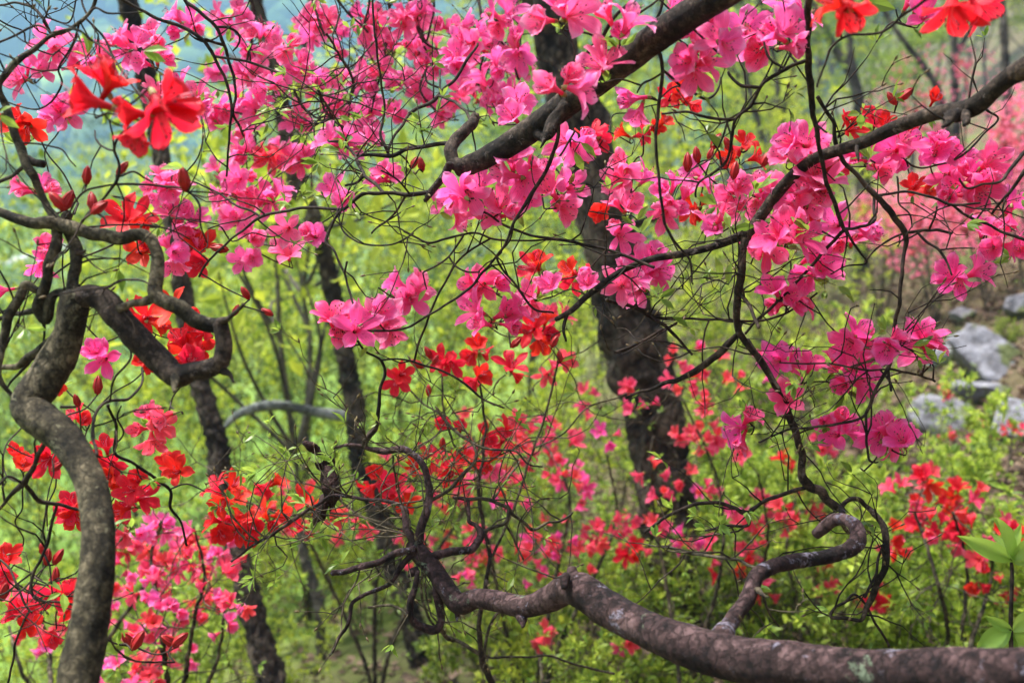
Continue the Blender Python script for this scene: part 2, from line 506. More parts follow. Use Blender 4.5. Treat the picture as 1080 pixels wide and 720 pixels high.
# ------------------------------------------------------------------ blossoms
def flower_mesh(colour, seed, openness, detail=True):
    rs = random.Random(seed)
    nu, nv = (7, 9) if detail else (5, 5)
    prof = [(0.0, .0022, 0.0), (.2, .0042, .010), (.38, .0082, .0195), (.58, .0165, .0275), (.8, .0255, .0325), (1.0, .0335, .0345)]
    def pr(t):
        for (a, b) in zip(prof, prof[1:]):
            if t <= b[0]:
                f = (t - a[0]) / (b[0] - a[0]); return a[1] + (b[1] - a[1]) * f, a[2] + (b[2] - a[2]) * f
        return prof[-1][1:]
    verts = []; faces = []; uvs = []; tint = []
    for p in range(5):
        th = 2 * math.pi * p / 5 + rs.uniform(-.10, .10)
        op = openness * rs.uniform(.86, 1.12)
        curl = rs.uniform(-.004, .008); ln = rs.uniform(.90, 1.18); ph = rs.uniform(0, 6); wob = rs.uniform(.6, 1.3)
        tw = rs.uniform(-.25, .25); bendx = rs.uniform(-.12, .12)
        n0 = len(verts)
        for j in range(nv):
            t = j / (nv - 1)
            r, z = pr(t)
            r = r * (op if t > .3 else 1 - (1 - op) * t / .3) * (ln if t > .4 else 1)
            z = z + (1 - op) * .016 * max(0, t - .3) + (ln - 1) * .02 * t
            z -= curl * max(0, t - .55) ** 2 * 5
            # half width of the lobe
            if t < .36: w = r * math.tan(R(37))
            else:
                q = (t - .36) / .64
                w = (.0062 + .0060 * math.sin(min(1, q * 1.5) * math.pi / 2)) * max(0.0, 1 - (max(0, q - .42) / .585) ** 1.9) ** .72 * wob ** .4
                w = max(w, .0016)
            bl = min(1, max(0, (t - .25) / .3))
            for i in range(nu):
                s = -1 + 2 * i / (nu - 1)
                a = th + s * R(37)
                arc = Vector((math.cos(a) * r, math.sin(a) * r, z))
                er = Vector((math.cos(th), math.sin(th), 0)); et = Vector((-math.sin(th), math.cos(th), 0))
                zz = z + s * w * tw * bl + .0011 * math.sin(s * 5 + ph + t * 7) * bl * t + .0024 * (s * s) * (1 - t) - .0013 * (1 - abs(s)) * t
                zz += .0013 * math.sin(9 * t + ph + 3 * s) * abs(s) * t
                rr = r - .0022 * s * s * (1 - t) - (.0020 * (s * s) if t > .9 else 0) + (.0012 * abs(math.sin(s * 3)) if t > .95 else 0)
                flat = er * rr + et * (s * w + bendx * .02 * t * t) + Vector((0, 0, zz))
                verts.append(arc.lerp(flat, bl))
                uvs.append((i / (nu - 1), t))
                tint.append(max(0, 1 - abs(t - .5) / .24) * max(0, 1 - abs(s) / .75) if p == 0 else 0.0)
        for j in range(nv - 1):
            for i in range(nu - 1):
                a = n0 + j * nu + i
                faces.append((a, a + 1, a + nu + 1, a + nu))
    npet = len(faces)
    # calyx: a small green cup on the base of the tube
    k0 = len(verts)
    for (r, z) in ((.0012, -.004), (.0028, -.0015), (.0034, .0015), (.0036, .004)):
        for k in range(6):
            a = k * math.pi / 3
            verts.append(Vector((math.cos(a) * r, math.sin(a) * r, z)))
            uvs.append((.5, .5)); tint.append(0)
    for j in range(3):
        for k in range(6):
            faces.append((k0 + j * 6 + k, k0 + j * 6 + (k + 1) % 6, k0 + (j + 1) * 6 + (k + 1) % 6, k0 + (j + 1) * 6 + k))
    me = bpy.data.meshes.new(f"{colour}_blossom")
    me.from_pydata([tuple(v) for v in verts], [], faces)
    uvl = me.uv_layers.new(name="UVMap")
    for lp in me.loops: uvl.data[lp.index].uv = uvs[lp.vertex_index]
    a = me.attributes.new("tint", 'FLOAT', 'POINT'); a.data.foreach_set("value", np.array(tint, dtype=np.float32))
    me.materials.append(M[colour]); me.materials.append(M['calyx'])
    mi = np.zeros(len(faces), dtype=np.int32); mi[npet:] = 1
    me.polygons.foreach_set("material_index", mi)
    me.polygons.foreach_set("use_smooth", np.ones(len(faces), dtype=bool))
    me.update()
    return me


def stamen_mesh(seed):
    rs = random.Random(seed)
    mb = MB(); nf = 0
    faces_f = 0
    for k in range(8):
        a = rs.uniform(0, 2 * math.pi); L = rs.uniform(.030, .043); sp = rs.uniform(.004, .010)
        if k == 0: L *= 1.15
        d = Vector((math.cos(a), math.sin(a), 0))
        side = Vector((1, 0, 0)) * .004
        c = [(Vector((0, 0, .003)), .0004), (d * .0015 + Vector((0, 0, L * .4)), .0004), (d * sp * .6 + Vector((0, 0, L * .75)) - side, .00035), (d * sp + Vector((0, 0, L)) - side * .3, .0003)]
        p, r = spline(c, .006)
        tube(mb, p, r, 4, tint=0.2)
    nfil = len(mb.f)
    ends = []
    rs = random.Random(seed)
    for k in range(8):
        a = rs.uniform(0, 2 * math.pi); L = rs.uniform(.030, .043); sp = rs.uniform(.004, .010)
        if k == 0: continue
        d = Vector((math.cos(a), math.sin(a), 0)); e = d * sp + Vector((0, 0, L)) - Vector((.0012, 0, 0))
        tube(mb, [e - Vector((0, 0, .0008)), e + Vector((0, 0, .0014))], [.0008, .0007], 5)
    me = mb.mesh("stamens", [M['filament'], M['anther']])
    mi = np.zeros(len(me.polygons), dtype=np.int32); mi[nfil:] = 1
    me.polygons.foreach_set("material_index", mi)
    return me


STAMENS = [stamen_mesh(s) for s in range(3)]
OPEN = [.98, 1.06, .88, .74, .58, .94, .44, .68]
FL = {c: [flower_mesh(c, 100 + i, o) for i, o in enumerate(OPEN)] for c in ('pink', 'deep_pink', 'coral', 'red')}
FS = {c: [flower_mesh(c, 200 + i, o, False) for i, o in enumerate(OPEN)] for c in ('pink', 'deep_pink', 'coral', 'red', 'pale_pink')}


def bud_mesh():
    mb = MB()
    prof = [(0, .0012), (.003, .0030), (.008, .0052), (.014, .0054), (.020, .0038), (.026, .0008)]
    tube(mb, [Vector((0.0006 * math.sin(z * 200), 0, z)) for z, r in prof], [r for z, r in prof], 10, knob=.10, freq=300)
    for k in range(5):
        a = k * 1.257
        d = Vector((math.cos(a), math.sin(a), 0))
        tube(mb, [d * .0026 + Vector((0, 0, .002)), d * .0055 + Vector((0, 0, .011)), d * .0036 + Vector((0, 0, .021)), d * .0006 + Vector((0, 0, .0265))], [.0012, .0018, .0014, .0004], 5)
    return mb.mesh("flower_bud", M['bud'])


BUD = bud_mesh()


def place(name, me, parent, loc, axis_dir, roll, scale=1.0):
    o = bpy.data.objects.new(name, me)
    o.parent = parent
    o.location = loc - parent.location
    q = Vector(axis_dir).to_track_quat('Z', 'Y') @ Quaternion((0, 0, 1), roll)
    o.rotation_euler = q.to_euler()
    o.scale = (scale,) * 3
    col.objects.link(o)
    return o


# ------------------------------------------------------------------ plants
def parse(s):
    return [[tuple(float(c) for c in p.split(",")) for p in g.split()] for g in s.split(";") if g.strip()]


class Plant:
    def __init__(self, name, base, label, cat, group=None, bark='bark_grey', twig='twig', rseed=1):
        self.root = empty(name, base)
        tag(self.root, label, cat, group)
        self.bark, self.twig = bark, twig
        self.pool = np.zeros((0, 5))      # x y z depth(px-plane) radius
        self.tw = MB(); self.lv = MB(); self.bd = MB()
        self.tips = []

    def _pool(self, pts, rad):
        a = np.array([[p.x, p.y, p.z, 0, r] for p, r in zip(pts, rad)])
        self.pool = np.concatenate([self.pool, a])

    def near_px(self, x, y, lim):
        if len(self.pool) == 0: return None
        q = self.pool[:, :3] - np.array(CAM)
        d = q @ np.array(FWD)
        px = 540 + q[:, 0] / d * FPX; py = 360 - (q @ np.array(UP)) / d * FPX
        e = (px - x) ** 2 + (py - y) ** 2
        i = int(np.argmin(e))
        return (Vector(self.pool[i, :3]), float(d[i])) if e[i] < lim * lim else None

    def px(self, s, d0=None, d1=None, end=False, name='branch', part=None, knob=.10, mat=None, lim=14):
        """a limb traced as 'x,y,width ...' in picture pixels; its start joins the nearest limb"""
        p = parse(s)[0]
        a = self.near_px(p[0][0], p[0][1], lim) if d0 is None else None
        start = None
        if a: start, d0 = a
        if d0 is None: d0 = 1.4
        b = self.near_px(p[-1][0], p[-1][1], lim) if end else None
        if b: d1 = b[1]
        if d1 is None: d1 = d0 + random.uniform(-.06, .10)
        seg = [0.0]
        for q0, q1 in zip(p, p[1:]): seg.append(seg[-1] + math.hypot(q1[0] - q0[0], q1[1] - q0[1]))
        ctrl = []
        w = p[0][2] if len(p[0]) > 2 else 3
        ph = random.uniform(0, 50)
        for q, s_ in zip(p, seg):
            if len(q) > 2: w = q[2]
            f = s_ / seg[-1]
            d = d0 + (d1 - d0) * f + .022 * mn.noise(Vector((s_ * .013, ph, 0))) * min(1, s_ / 40) * (d0 / 1.3)
            if len(q) > 3: d = q[3]
            ctrl.append((P(q[0], q[1], d), (w if w > 6 else w * .82) / 2 / FPX * d))
        if start is not None: ctrl[0] = (start, ctrl[0][1])
        if b: ctrl[-1] = (b[0], ctrl[-1][1])
        wmax = max(c[1] for c in ctrl)
        return self.wood(ctrl, name if wmax > .0019 or part else None, knob, mat)

    def wood(self, ctrl, name, knob=.10, mat=None):
        if name == 'trunk':              # long runs get the crooks real azalea wood has
            c2 = [ctrl[0]]
            for (p0, r0), (p1, r1) in zip(ctrl, ctrl[1:]):
                L = (p1 - p0).length
                if L > .24:
                    k = int(L / .13)
                    for i in range(1, k):
                        f = i / k
                        c2.append((p0.lerp(p1, f) + rvec() * .022 * min(1, 4 * f * (1 - f) + .3), (r0 + (r1 - r0) * f) * random.uniform(.92, 1.1)))
                c2.append((p1, r1))
            ctrl = c2
        wmax = max(c[1] for c in ctrl)
        step = min(max(wmax * (.55 if wmax < .006 else .22), .0022), .03)
        pts, rad = spline(ctrl, max(step, .003))
        if wmax < .012:
            # small kinks like real azalea twigs
            ph = random.uniform(0, 90)
            for i in range(1, len(pts) - 1):
                pts[i] = pts[i] + Vector((mn.noise(pts[i] * 38 + Vector((ph, 0, 0))), mn.noise(pts[i] * 38 + Vector((0, ph, 9))), mn.noise(pts[i] * 38 + Vector((5, 0, ph))))) * min(.0035, wmax * .9)
        self._pool(pts, rad)
        if name:
            mb = MB()
            sides = 8 if wmax < .004 else (16 if wmax < .01 else 40)
            tube(mb, pts, rad, sides, knob=knob * 1.5, freq=.55 / max(wmax, .002), rough=.09 if wmax > .006 else .06)
            return mb.build(name, mat or (M[self.bark] if wmax > .0045 else M[self.twig]), self.root)
        tube(self.tw, pts, rad, 6, knob=.12, freq=260)

    def connect(self, B, r1=.0009, r0=None, maxr=.0022):
        """a kinked twig from the nearest wood to point B"""
        q = self.pool[:, :3] - np.array(B)
        e = np.einsum('ij,ij->i', q, q)
        i = int(np.argmin(e)); A = Vector(self.pool[i, :3])
        L = math.sqrt(e[i])
        if L < .004: return
        n = max(2, int(L / .028))
        side = (B - A).normalized().cross(rvec()).normalized()
        ctrl = []
        r0 = r0 or min(float(self.pool[i, 4]) * .8, maxr, .0011 + L * .006)
        r0 = max(r0, r1)
        bow = side * L * random.uniform(-.22, .22)
        for k in range(n + 1):
            f = k / n
            p = A.lerp(B, f) + bow * math.sin(math.pi * f)
            if 0 < k < n: p += rvec() * min(L * .07, .011)
            ctrl.append((p, r0 + (r1 - r0) * f))
        pts, rad = spline(ctrl, .009)
        self._pool(pts, rad)
        tube(self.tw, pts, rad, 6, knob=.12, freq=260)

    def flowers(self, s, d, colour, diam=None, size=1.0, stamens=True, face=.75, djit=.05, small=False, name='flower', leafy=.5, keep=1.0, var=None):
        groups = parse(s)
        for g in groups:
            if len(g) > 1 and keep < 1: g = [q for q in g if random.random() < keep] or g[:1]
            gd = d + random.uniform(-djit, djit)
            cx = sum(q[0] for q in g) / len(g); cy = sum(q[1] for q in g) / len(g)
            pts = []
            for q in g:
                dd = q[2] if len(q) > 2 else gd + random.uniform(-.018, .022)
                C = P(q[0], q[1], dd)
                ex, ey = (q[0] - cx) * dd / FPX, (q[1] - cy) * dd / FPX
                rr = math.hypot(ex, ey)
                ax = Vector((0, 0, 0))
                if rr > .002: ax += (RIGHT * ex - UP * ey) / max(rr, .018)
                ax = ax * 1.0 - FWD * (face + random.uniform(-.45, .45)) + rvec() * .42 + UP * .18
                if len(q) > 3: ax = RIGHT * math.cos(R(q[3])) + UP * math.sin(R(q[3])) - FWD * (.35 if len(q) < 5 else q[4])
                ax.normalize()
                sc = size * random.uniform(.88, 1.12) * (1.0 if small else .86)
                base = C - ax * .024 * sc
                pts.append((base, ax, sc))
            G = Vector((0, 0, 0))
            for b, a, sc in pts: G += b - a * .012
            G = G / len(pts) + FWD * .006 - UP * .004
            self.connect(G, .0011)
            for b, a, sc in pts:
                lib = FS if small else FL
                o = place(name, lib[colour][random.choice(var)] if var else random.choice(lib[colour]), self.root, b, a, random.uniform(0, 6.28), sc)
                if stamens and not small:
                    st = bpy.data.objects.new("stamens", random.choice(STAMENS))
                    st.parent = o; col.objects.link(st)
                # pedicel
                e = b - a * .004 * sc
                m = (e + G) / 2 + rvec() * .002 - a * .003
                p, r = spline([(G, .0009), (m, .0008), (e, .0009)], .005)
                tube(self.tw, p, r, 5)
            if random.random() < leafy: self.tuft(G, (sum((a for b, a, s_ in pts), Vector()) * .5 + rvec() * .8 + UP * .4), random.randint(3, 6))

    def buds(self, s, d, ang=None):
        for g in parse(s):
            for q in g:
                dd = d + random.uniform(-.03, .03)
                C = P(q[0], q[1], dd)
                an = q[2] if len(q) > 2 else random.uniform(30, 150)
                ax = (RIGHT * math.cos(R(an)) + UP * math.sin(R(an)) - FWD * random.uniform(-.2, .4)).normalized()
                b = C - ax * .012
                self.connect(b, .0011)
                place('flower_bud', BUD, self.root, b, ax, random.uniform(0, 6), random.uniform(.65, 1.0))

    def tuft(self, p, d, n=5, size=.022):
        d = d.normalized()
        pos, dirs, sz = [], [], []
        for k in range(n):
            v = (d * random.uniform(.3, 1) + rvec() * .75).normalized()
            pos.append(p + v * .002); dirs.append(v); sz.append(size * random.uniform(.5, 1.25))
        add_leaves(self.lv, pos, dirs, sz, 'near')

    def leaves_px(self, s, d, size=.03):
        for g in parse(s):
            for q in g:
                A = P(q[0], q[1], d); B = P(q[2], q[3], d + random.uniform(-.01, .01))
                self.connect(A, .0009)
                v = B - A
                add_leaves(self.lv, [A], [v], [v.length], 'near', nrm=np.array([(-FWD + rvec() * .7)[:]]))

    def sprout(self, n, L=(.05, .16), kids=2, region=None, leaf=.4, bud=.3, thick=.0009, maxr=.006, dbias=.35, tries=40):
        """random crooked twigs from existing wood; region = (x0,y0,x1,y1) limits where they start"""
        made = 0
        cand = self.pool[self.pool[:, 4] < maxr]
        if len(cand) == 0: return
        if region:
            q = cand[:, :3] - np.array(CAM); dz = q @ np.array(FWD)
            X = 540 + q[:, 0] / dz * FPX; Y = 360 - (q @ np.array(UP)) / dz * FPX
            cand = cand[(X > region[0]) & (X < region[2]) & (Y > region[1]) & (Y < region[3])]
            if len(cand) == 0: return
        for _ in range(n):
            i = random.randrange(len(cand))
            p = Vector(cand[i, :3])
            a = random.uniform(0, 2 * math.pi)
            d = (RIGHT * math.cos(a) + UP * (math.sin(a) * .9 + .15) + FWD * random.uniform(-dbias, dbias)).normalized()
            self._twig(p, d, random.uniform(*L), min(float(cand[i, 4]) * .8, thick * 1.4), kids, leaf, bud, thick)

    def _twig(self, p, d, L, r, kids, leaf, bud, thick):
        n = max(3, int(L / .016))
        ctrl = [(p.copy(), r)]
        bend = rvec() * .16
        for k in range(n):
            d = (d + rvec() * (.55 if k % 2 else .16) + bend * .4 + Vector((0, 0, .03))).normalized()
            p = p + d * (L / n)
            ctrl.append((p.copy(), r + (thick * .55 - r) * (k + 1) / n))
        pts = [c[0] for c in ctrl]; rad = [c[1] for c in ctrl]
        tube(self.tw, pts, rad, 5, knob=.22, freq=300)
        self._pool(pts, rad)
        for _ in range(random.randint(0, kids)):
            j = random.randrange(1, len(ctrl))
            self._twig(ctrl[j][0], (d + rvec() * 1.1).normalized(), L * random.uniform(.3, .65), r * .7, kids - 1, leaf, bud, thick * .85)
        x = random.random()
        if x < leaf * .55: self.tuft(p, d, random.randint(3, 6), random.uniform(.014, .026))
        elif x < leaf + bud:
            tube(self.bd, [p, p + d * .003, p + d * .007], [.0009, .0016, .0004], 5)

    def finish(self):
        if self.tw.n: self.tw.build('twigs', M[self.twig], self.root)
        if self.lv.n: self.lv.build('leaves', M['leaf_near'], self.root, smooth=False)
        if self.bd.n: self.bd.build('leaf_buds', M['leaf_bud'], self.root)


# ------------------------------------------------------------------ far valley: woodland, road, house
def far_woodland():
    mb = MB()
    ico = bpy.data.meshes.new("tmp")
    import bmesh
    bm = bmesh.new(); bmesh.ops.create_icosphere(bm, subdivisions=2, radius=1.0)
    S = np.array([v.co[:] for v in bm.verts]); F = [tuple(v.index for v in f.verts) for f in bm.faces]; bm.free()
    bpy.data.meshes.remove(ico)
    n = 0
    while n < 2300:
        y = 130 + 430 * random.random() ** 0.8
        x = random.uniform(-.62, .42) * y
        z = H(x, y)
        on_hill = z > -7
        if not on_hill and random.random() > .10: continue
        if 150 < y < 320 and not on_hill and abs(x + .42 * y) < 16: continue
        r = random.uniform(2.6, 5.2) * (1 if y < 300 else 1.5)
        ph = random.uniform(0, 99)
        V = np.array([s * (1 + .38 * mn.noise(Vector(s * 2.1) + Vector((ph, 0, 0)))) for s in S]) * np.array([r, r, r * 1.15]) + np.array([x, y, z + r * .8])
        mb.add(V, F, random.random()); n += 1
    m, nt, N, L, out = new_mat("far_foliage")
    at = N.new("ShaderNodeAttribute"); at.attribute_name = "tint"
    r = ramp(N, [(0, (0.035, 0.075, 0.03)), (.5, (0.07, 0.13, 0.035)), (1, (0.16, 0.21, 0.05))]); L.new(at.outputs["Fac"], r.inputs[0])
    b = N.new("ShaderNodeBsdfPrincipled"); b.inputs["Roughness"].default_value = 1; b.inputs["Specular IOR Level"].default_value = 0
    L.new(r.outputs[0], b.inputs["Base Color"])
    tc = N.new("ShaderNodeTexCoord"); nz = N.new("ShaderNodeTexNoise"); nz.inputs["Scale"].default_value = .9; nz.inputs["Detail"].default_value = 6
    L.new(tc.outputs["Object"], nz.inputs["Vector"])
    bp = N.new("ShaderNodeBump"); bp.inputs["Distance"].default_value = 1.5; bp.inputs["Strength"].default_value = 1
    L.new(nz.outputs["Fac"], bp.inputs["Height"]); L.new(bp.outputs[0], b.inputs["Normal"])
    L.new(b.outputs[0], out.inputs[0])
    tag(mb.build("woodland", m), kind='stuff')


def valley_road():
    mb = MB(); c = []
    for i in range(60):
        t = i / 59
        y = 190 + 46 * math.sin(t * 2.6); x = -.50 * 230 + t * 75
        c.append((x, y))
    V, F = [], []
    for i, (x, y) in enumerate(c):
        a = c[max(i - 1, 0)]; b = c[min(i + 1, 59)]
        d = Vector((b[0] - a[0], b[1] - a[1], 0)).normalized(); nrm = Vector((-d.y, d.x, 0)) * 2.6
        for s in (-1, 1):
            q = Vector((x, y, 0)) + nrm * s
            V.append((q.x, q.y, max(H(q.x, q.y), H(x, y)) + .12))
    for i in range(59): F.append((2 * i, 2 * i + 1, 2 * i + 3, 2 * i + 2))
    mb.add(V, F)
    tag(mb.build("road", plain_mat("pale_concrete", (.50, .49, .46), .9, 2, (.42, .41, .38))), kind='structure')


def box(mb, c, s, tint=.5):
    x, y, z = c; a, b, h = s[0] / 2, s[1] / 2, s[2] / 2
    v = [(x + i * a, y + j * b, z + k * h) for i in (-1, 1) for j in (-1, 1) for k in (-1, 1)]
    mb.add(v, [(0, 1, 3, 2), (4, 6, 7, 5), (0, 4, 5, 1), (2, 3, 7, 6), (0, 2, 6, 4), (1, 5, 7, 3)], tint)


def farmhouse():
    y = 240; x = (57 - 540) / FPX * y
    z = H(x, y)
    rt = empty("farmhouse", Vector((x, y, z)))
    tag(rt, "tiny white farmhouse far down in the valley behind the gnarled left tree", "house")
    w = MB(); box(w, (x, y, z + 1.4), (6.5, 5, 3.2)); w.build("wall", plain_mat("white_render", (.8, .8, .78), .8), rt, False)
    r = MB()
    r.add([(x - 3.6, y - 3, z + 3), (x + 3.6, y - 3, z + 3), (x + 3.6, y + 3, z + 3), (x - 3.6, y + 3, z + 3), (x - 3.6, y, z + 4.4), (x + 3.6, y, z + 4.4)],
          [(0, 1, 5, 4), (2, 3, 4, 5), (0, 4, 3), (1, 2, 5), (3, 2, 1, 0)])
    r.build("roof", plain_mat("slate_roof", (.22, .23, .25), .7), rt, False)
    for dx in (-2, 2):
        g = MB(); box(g, (x + dx, y - 2.53, z + 1.6), (1.1, .06, 1.2)); g.build("window", plain_mat("window_glass", (.05, .06, .07), .2), rt, False)
    g = MB(); box(g, (x, y - 2.53, z + 1.05), (1.0, .06, 2.1)); g.build("door", plain_mat("wooden_door", (.2, .12, .07), .6), rt, False)


far_woodland(); valley_road(); farmhouse()


# ------------------------------------------------------------------ trees of the slope
def tree_meshes(seed, leafm, clumps=95, per=64, leaf=.10, airy=1.0, straight=.5):
    """a 7 m spring tree at the origin: trunk with limbs, crown of leaf clumps"""
    rs = random.Random(seed)
    st = random.getstate(); random.seed(seed)
    tr = MB(); ends = []
    Ht = 7.0
    def limb(p, d, L, r, lev):
        n = 5; ctrl = [(p, r)]
        for k in range(n):
            d = (d + rvec() * (.10 if lev == 0 else .20) + Vector((0, 0, .10 if lev else .05))).normalized()
            p = p + d * L / n
            ctrl.append((p, r * (1 - .8 * (k + 1) / n) + .006))
        a, b = spline(ctrl, max(.12, r))
        tube(tr, a, b, 8 if lev == 0 else 5, knob=.1, freq=6)
        for k in range(2, n + 1):
            if lev == 2 or k > 3: ends.append((ctrl[k][0], lev))
            if lev < 2 and (lev or k > 1):
                for _ in range(2 if lev == 0 else 1):
                    a = random.uniform(0, 6.28)
                    o = Vector((math.cos(a), math.sin(a), random.uniform(.25, .8))).normalized()
                    limb(ctrl[k][0], (d * .35 + o).normalized(), L * random.uniform(.34, .55), ctrl[k][1] * .6, lev + 1)
    limb(Vector((0, 0, -.3)), Vector((random.uniform(-.15, .15), random.uniform(-.15, .15), 1)).normalized(), Ht * .93, .085, 0)
    cr = MB()
    pos, dirs, tn, sz = [], [], [], []
    for c in range(clumps):
        p, lev = random.choice(ends)
        q = p + rvec() * random.uniform(0, .5)
        if q.z < 1.4: continue
        rad = random.uniform(.25, .6); tone = random.random()
        m = int(per * random.uniform(.5, 1.4) * airy)
        off = rng.normal(0, 1, (m, 3)) * np.array([rad, rad, rad * .42]) * .62
        pos.append(np.array(q) + off)
        dd = rng.normal(0, 1, (m, 3)); dd[:, 2] -= .15; dirs.append(dd)
        tn.append(np.clip(tone * .6 + rng.random(m) * .4, 0, 1)); sz.append(leaf * rng.uniform(.6, 1.4, m))
    add_leaves(cr, np.concatenate(pos), np.concatenate(dirs), np.concatenate(sz), 'far', np.concatenate(tn))
    random.setstate(st)
    return tr.mesh("trunk", M['trunk_far']), cr.mesh("crown", leafm, smooth=False)


VAR = [tree_meshes(31, M['leaf_yellow']), tree_meshes(32, M['leaf_yellow'], airy=.8), tree_meshes(33, M['leaf_green']),
       tree_meshes(34, M['leaf_green'], airy=.85), tree_meshes(35, M['leaf_dark'], leaf=.09)]


def tree(v, px, d, top_px, label, group, hmin=2.5, hmax=15, rz=None):
    b = ground(px, d)
    top = P(px, top_px, d).z
    h = min(max(top - b.z, hmin), hmax)
    rt = empty("spring_tree" if v < 4 else "evergreen_tree", b)
    tag(rt, label, "tree", group)
    s = h / 7.0
    wd = s * random.uniform(.9, 1.2) if h > 4 else s * 1.25
    rt.rotation_euler = (0, 0, random.uniform(0, 6.28) if rz is None else rz)
    for nm, me in zip(("trunk", "crown"), VAR[v]):
        o = link_mesh(nm, me, rt); o.scale = (wd, wd, s)
    return rt


LEFT = [("blurred yellow green spring tree on the valley slope behind the gnarled left azalea", "trees on the valley slope at the left"),
        ("blurred fresh green tree on the valley slope behind the gnarled left azalea", "trees on the valley slope at the left")]
MID = [("blurred yellow green spring tree down the slope between slender and thick central trunks", "trees down the middle of the slope"),
       ("blurred fresh green tree down the slope between slender and thick central trunks", "trees down the middle of the slope")]
RGT = [("hazy yellow green tree on the hillside to the right of the thick central trunk", "trees on the right hillside"),
       ("hazy fresh green tree on the hillside to the right of the thick central trunk", "trees on the right hillside")]
EVG = ("dark green evergreen among the pale spring trees of the slope", "dark evergreens of the slope")
spec = []
for px, d, ty in [(-60, 34, 235), (20, 22, 300), (60, 60, 215), (110, 30, 262), (165, 18, 330), (190, 75, 196), (235, 42, 205), (250, 22, 300), (30, 13, 430), (130, 12, 420), (-10, 85, 190), (215, 13, 400)]:
    spec.append((px, d, ty, LEFT))
for px, d, ty in [(300, 28, 190), (330, 55, 150), (370, 18, 300), (400, 38, 170), (440, 24, 210), (470, 65, 140), (500, 16, 260), (520, 34, 120), (560, 22, 130), (310, 12, 400), (430, 12, 390), (560, 13, 330), (610, 30, 40), (285, 90, 165), (375, 100, 135), (500, 110, 110)]:
    spec.append((px, d, ty, MID))
for px, d, ty in [(640, 18, 20), (690, 40, -30), (720, 22, 40), (765, 60, -60), (790, 28, 10), (840, 19, 60), (850, 45, -60), (905, 30, -40), (950, 24, 20), (975, 55, -80), (1030, 38, -60), (1090, 28, -20), (680, 14, 200), (800, 14, 190), (1150, 45, -60), (900, 17, 130), (740, 80, -40), (880, 80, -80), (620, 90, 30)]:
    spec.append((px, d, ty, RGT))
for i, (px, d, ty, lab) in enumerate(spec):
    v = random.choice([0, 1, 0, 1, 2, 3])
    tree(v, px, d, ty, *lab[0 if v < 2 else 1])
for px, d, ty in [(560, 46, 120), (120, 48, 225), (270, 36, 215), (450, 46, 215), (1000, 44, 10), (780, 46, 60)]:
    tree(4, px, d, ty, *EVG)


def traced_tree(name, label, s, d0, d1=None, mat='trunk_rough', limbs=(), crown=(4.4, 7.5, 1.6), knob=.12, leafm='leaf_green', n=26):
    """a tree whose trunk is traced from the photograph, carried on upward to a real crown"""
    p = parse(s)[0]
    d1 = d1 or d0
    ctrl = []
    for i, q in enumerate(p):
        d = d0 + (d1 - d0) * i / (len(p) - 1)
        ctrl.append((P(q[0], q[1], d), q[2] / 2 / FPX * d))
    b = ctrl[0][0]; gz = H(b.x, b.y)
    base = Vector((b.x, b.y, gz))
    rt = empty(name, base); tag(rt, label, "tree")
    if b.z > gz: ctrl.insert(0, (Vector((b.x, b.y, gz - .15)), ctrl[0][1] * 1.25))
    e, r = ctrl[-1]; dr = (ctrl[-1][0] - ctrl[-2][0]).normalized()
    dr = (dr + Vector((0, 0, .6))).normalized()
    k = 0
    while e.z < gz + crown[1] - .8:
        dr = (dr + rvec() * .10 + Vector((0, 0, .12))).normalized(); e = e + dr * .6; r = max(r * .93, .012); ctrl.append((e.copy(), r))
    wm = max(c[1] for c in ctrl)
    a, rr = spline(ctrl, max(wm * .25, .012))
    mb = MB(); tube(mb, a, rr, 40, knob=knob * 1.1, freq=.9 / wm, rough=.7)
    mb.build("trunk", M[mat], rt)
    for L in limbs:
        q = parse(L[0])[0]
        c = [(P(x, y, L[1] + (L[2] - L[1]) * i / (len(q) - 1)), w / 2 / FPX * L[1]) for i, (x, y, w) in enumerate(q)]
        a2, r2 = spline(c, .02); m2 = MB(); tube(m2, a2, r2, 10, knob=.12, freq=40, rough=.2)
        m2.build("limb", L[3] if len(L) > 3 else M[mat], rt)
    cr = MB(); up = [x for x, _ in ctrl if x.z > gz + crown[0] - .8]
    lm = MB(); pos, dirs, tn, sz = [], [], [], []
    for c in range(n):
        s0 = random.choice(up)
        q = s0 + Vector((random.gauss(0, 1), random.gauss(0, 1), random.uniform(-.1, .8))) * crown[2] * .55
        if q.z < gz + crown[0]: q.z = gz + crown[0] + random.random()
        mid = (s0 + q) / 2 + rvec() * .15
        a2, r2 = spline([(s0, .014), (mid, .010), (q, .004)], .08); tube(lm, a2, r2, 5)
        m = 36; off = rng.normal(0, .26, (m, 3)) * np.array([1, 1, .5])
        pos.append(np.array(q) + off); dirs.append(rng.normal(0, 1, (m, 3))); tn.append(rng.random(m)); sz.append(.085 * rng.uniform(.6, 1.4, m))
    lm.build("limb", M[mat], rt)
    add_leaves(cr, np.concatenate(pos), np.concatenate(dirs), np.concatenate(sz), 'far', np.concatenate(tn))
    cr.build("crown", M[leafm], rt, False)
    return rt


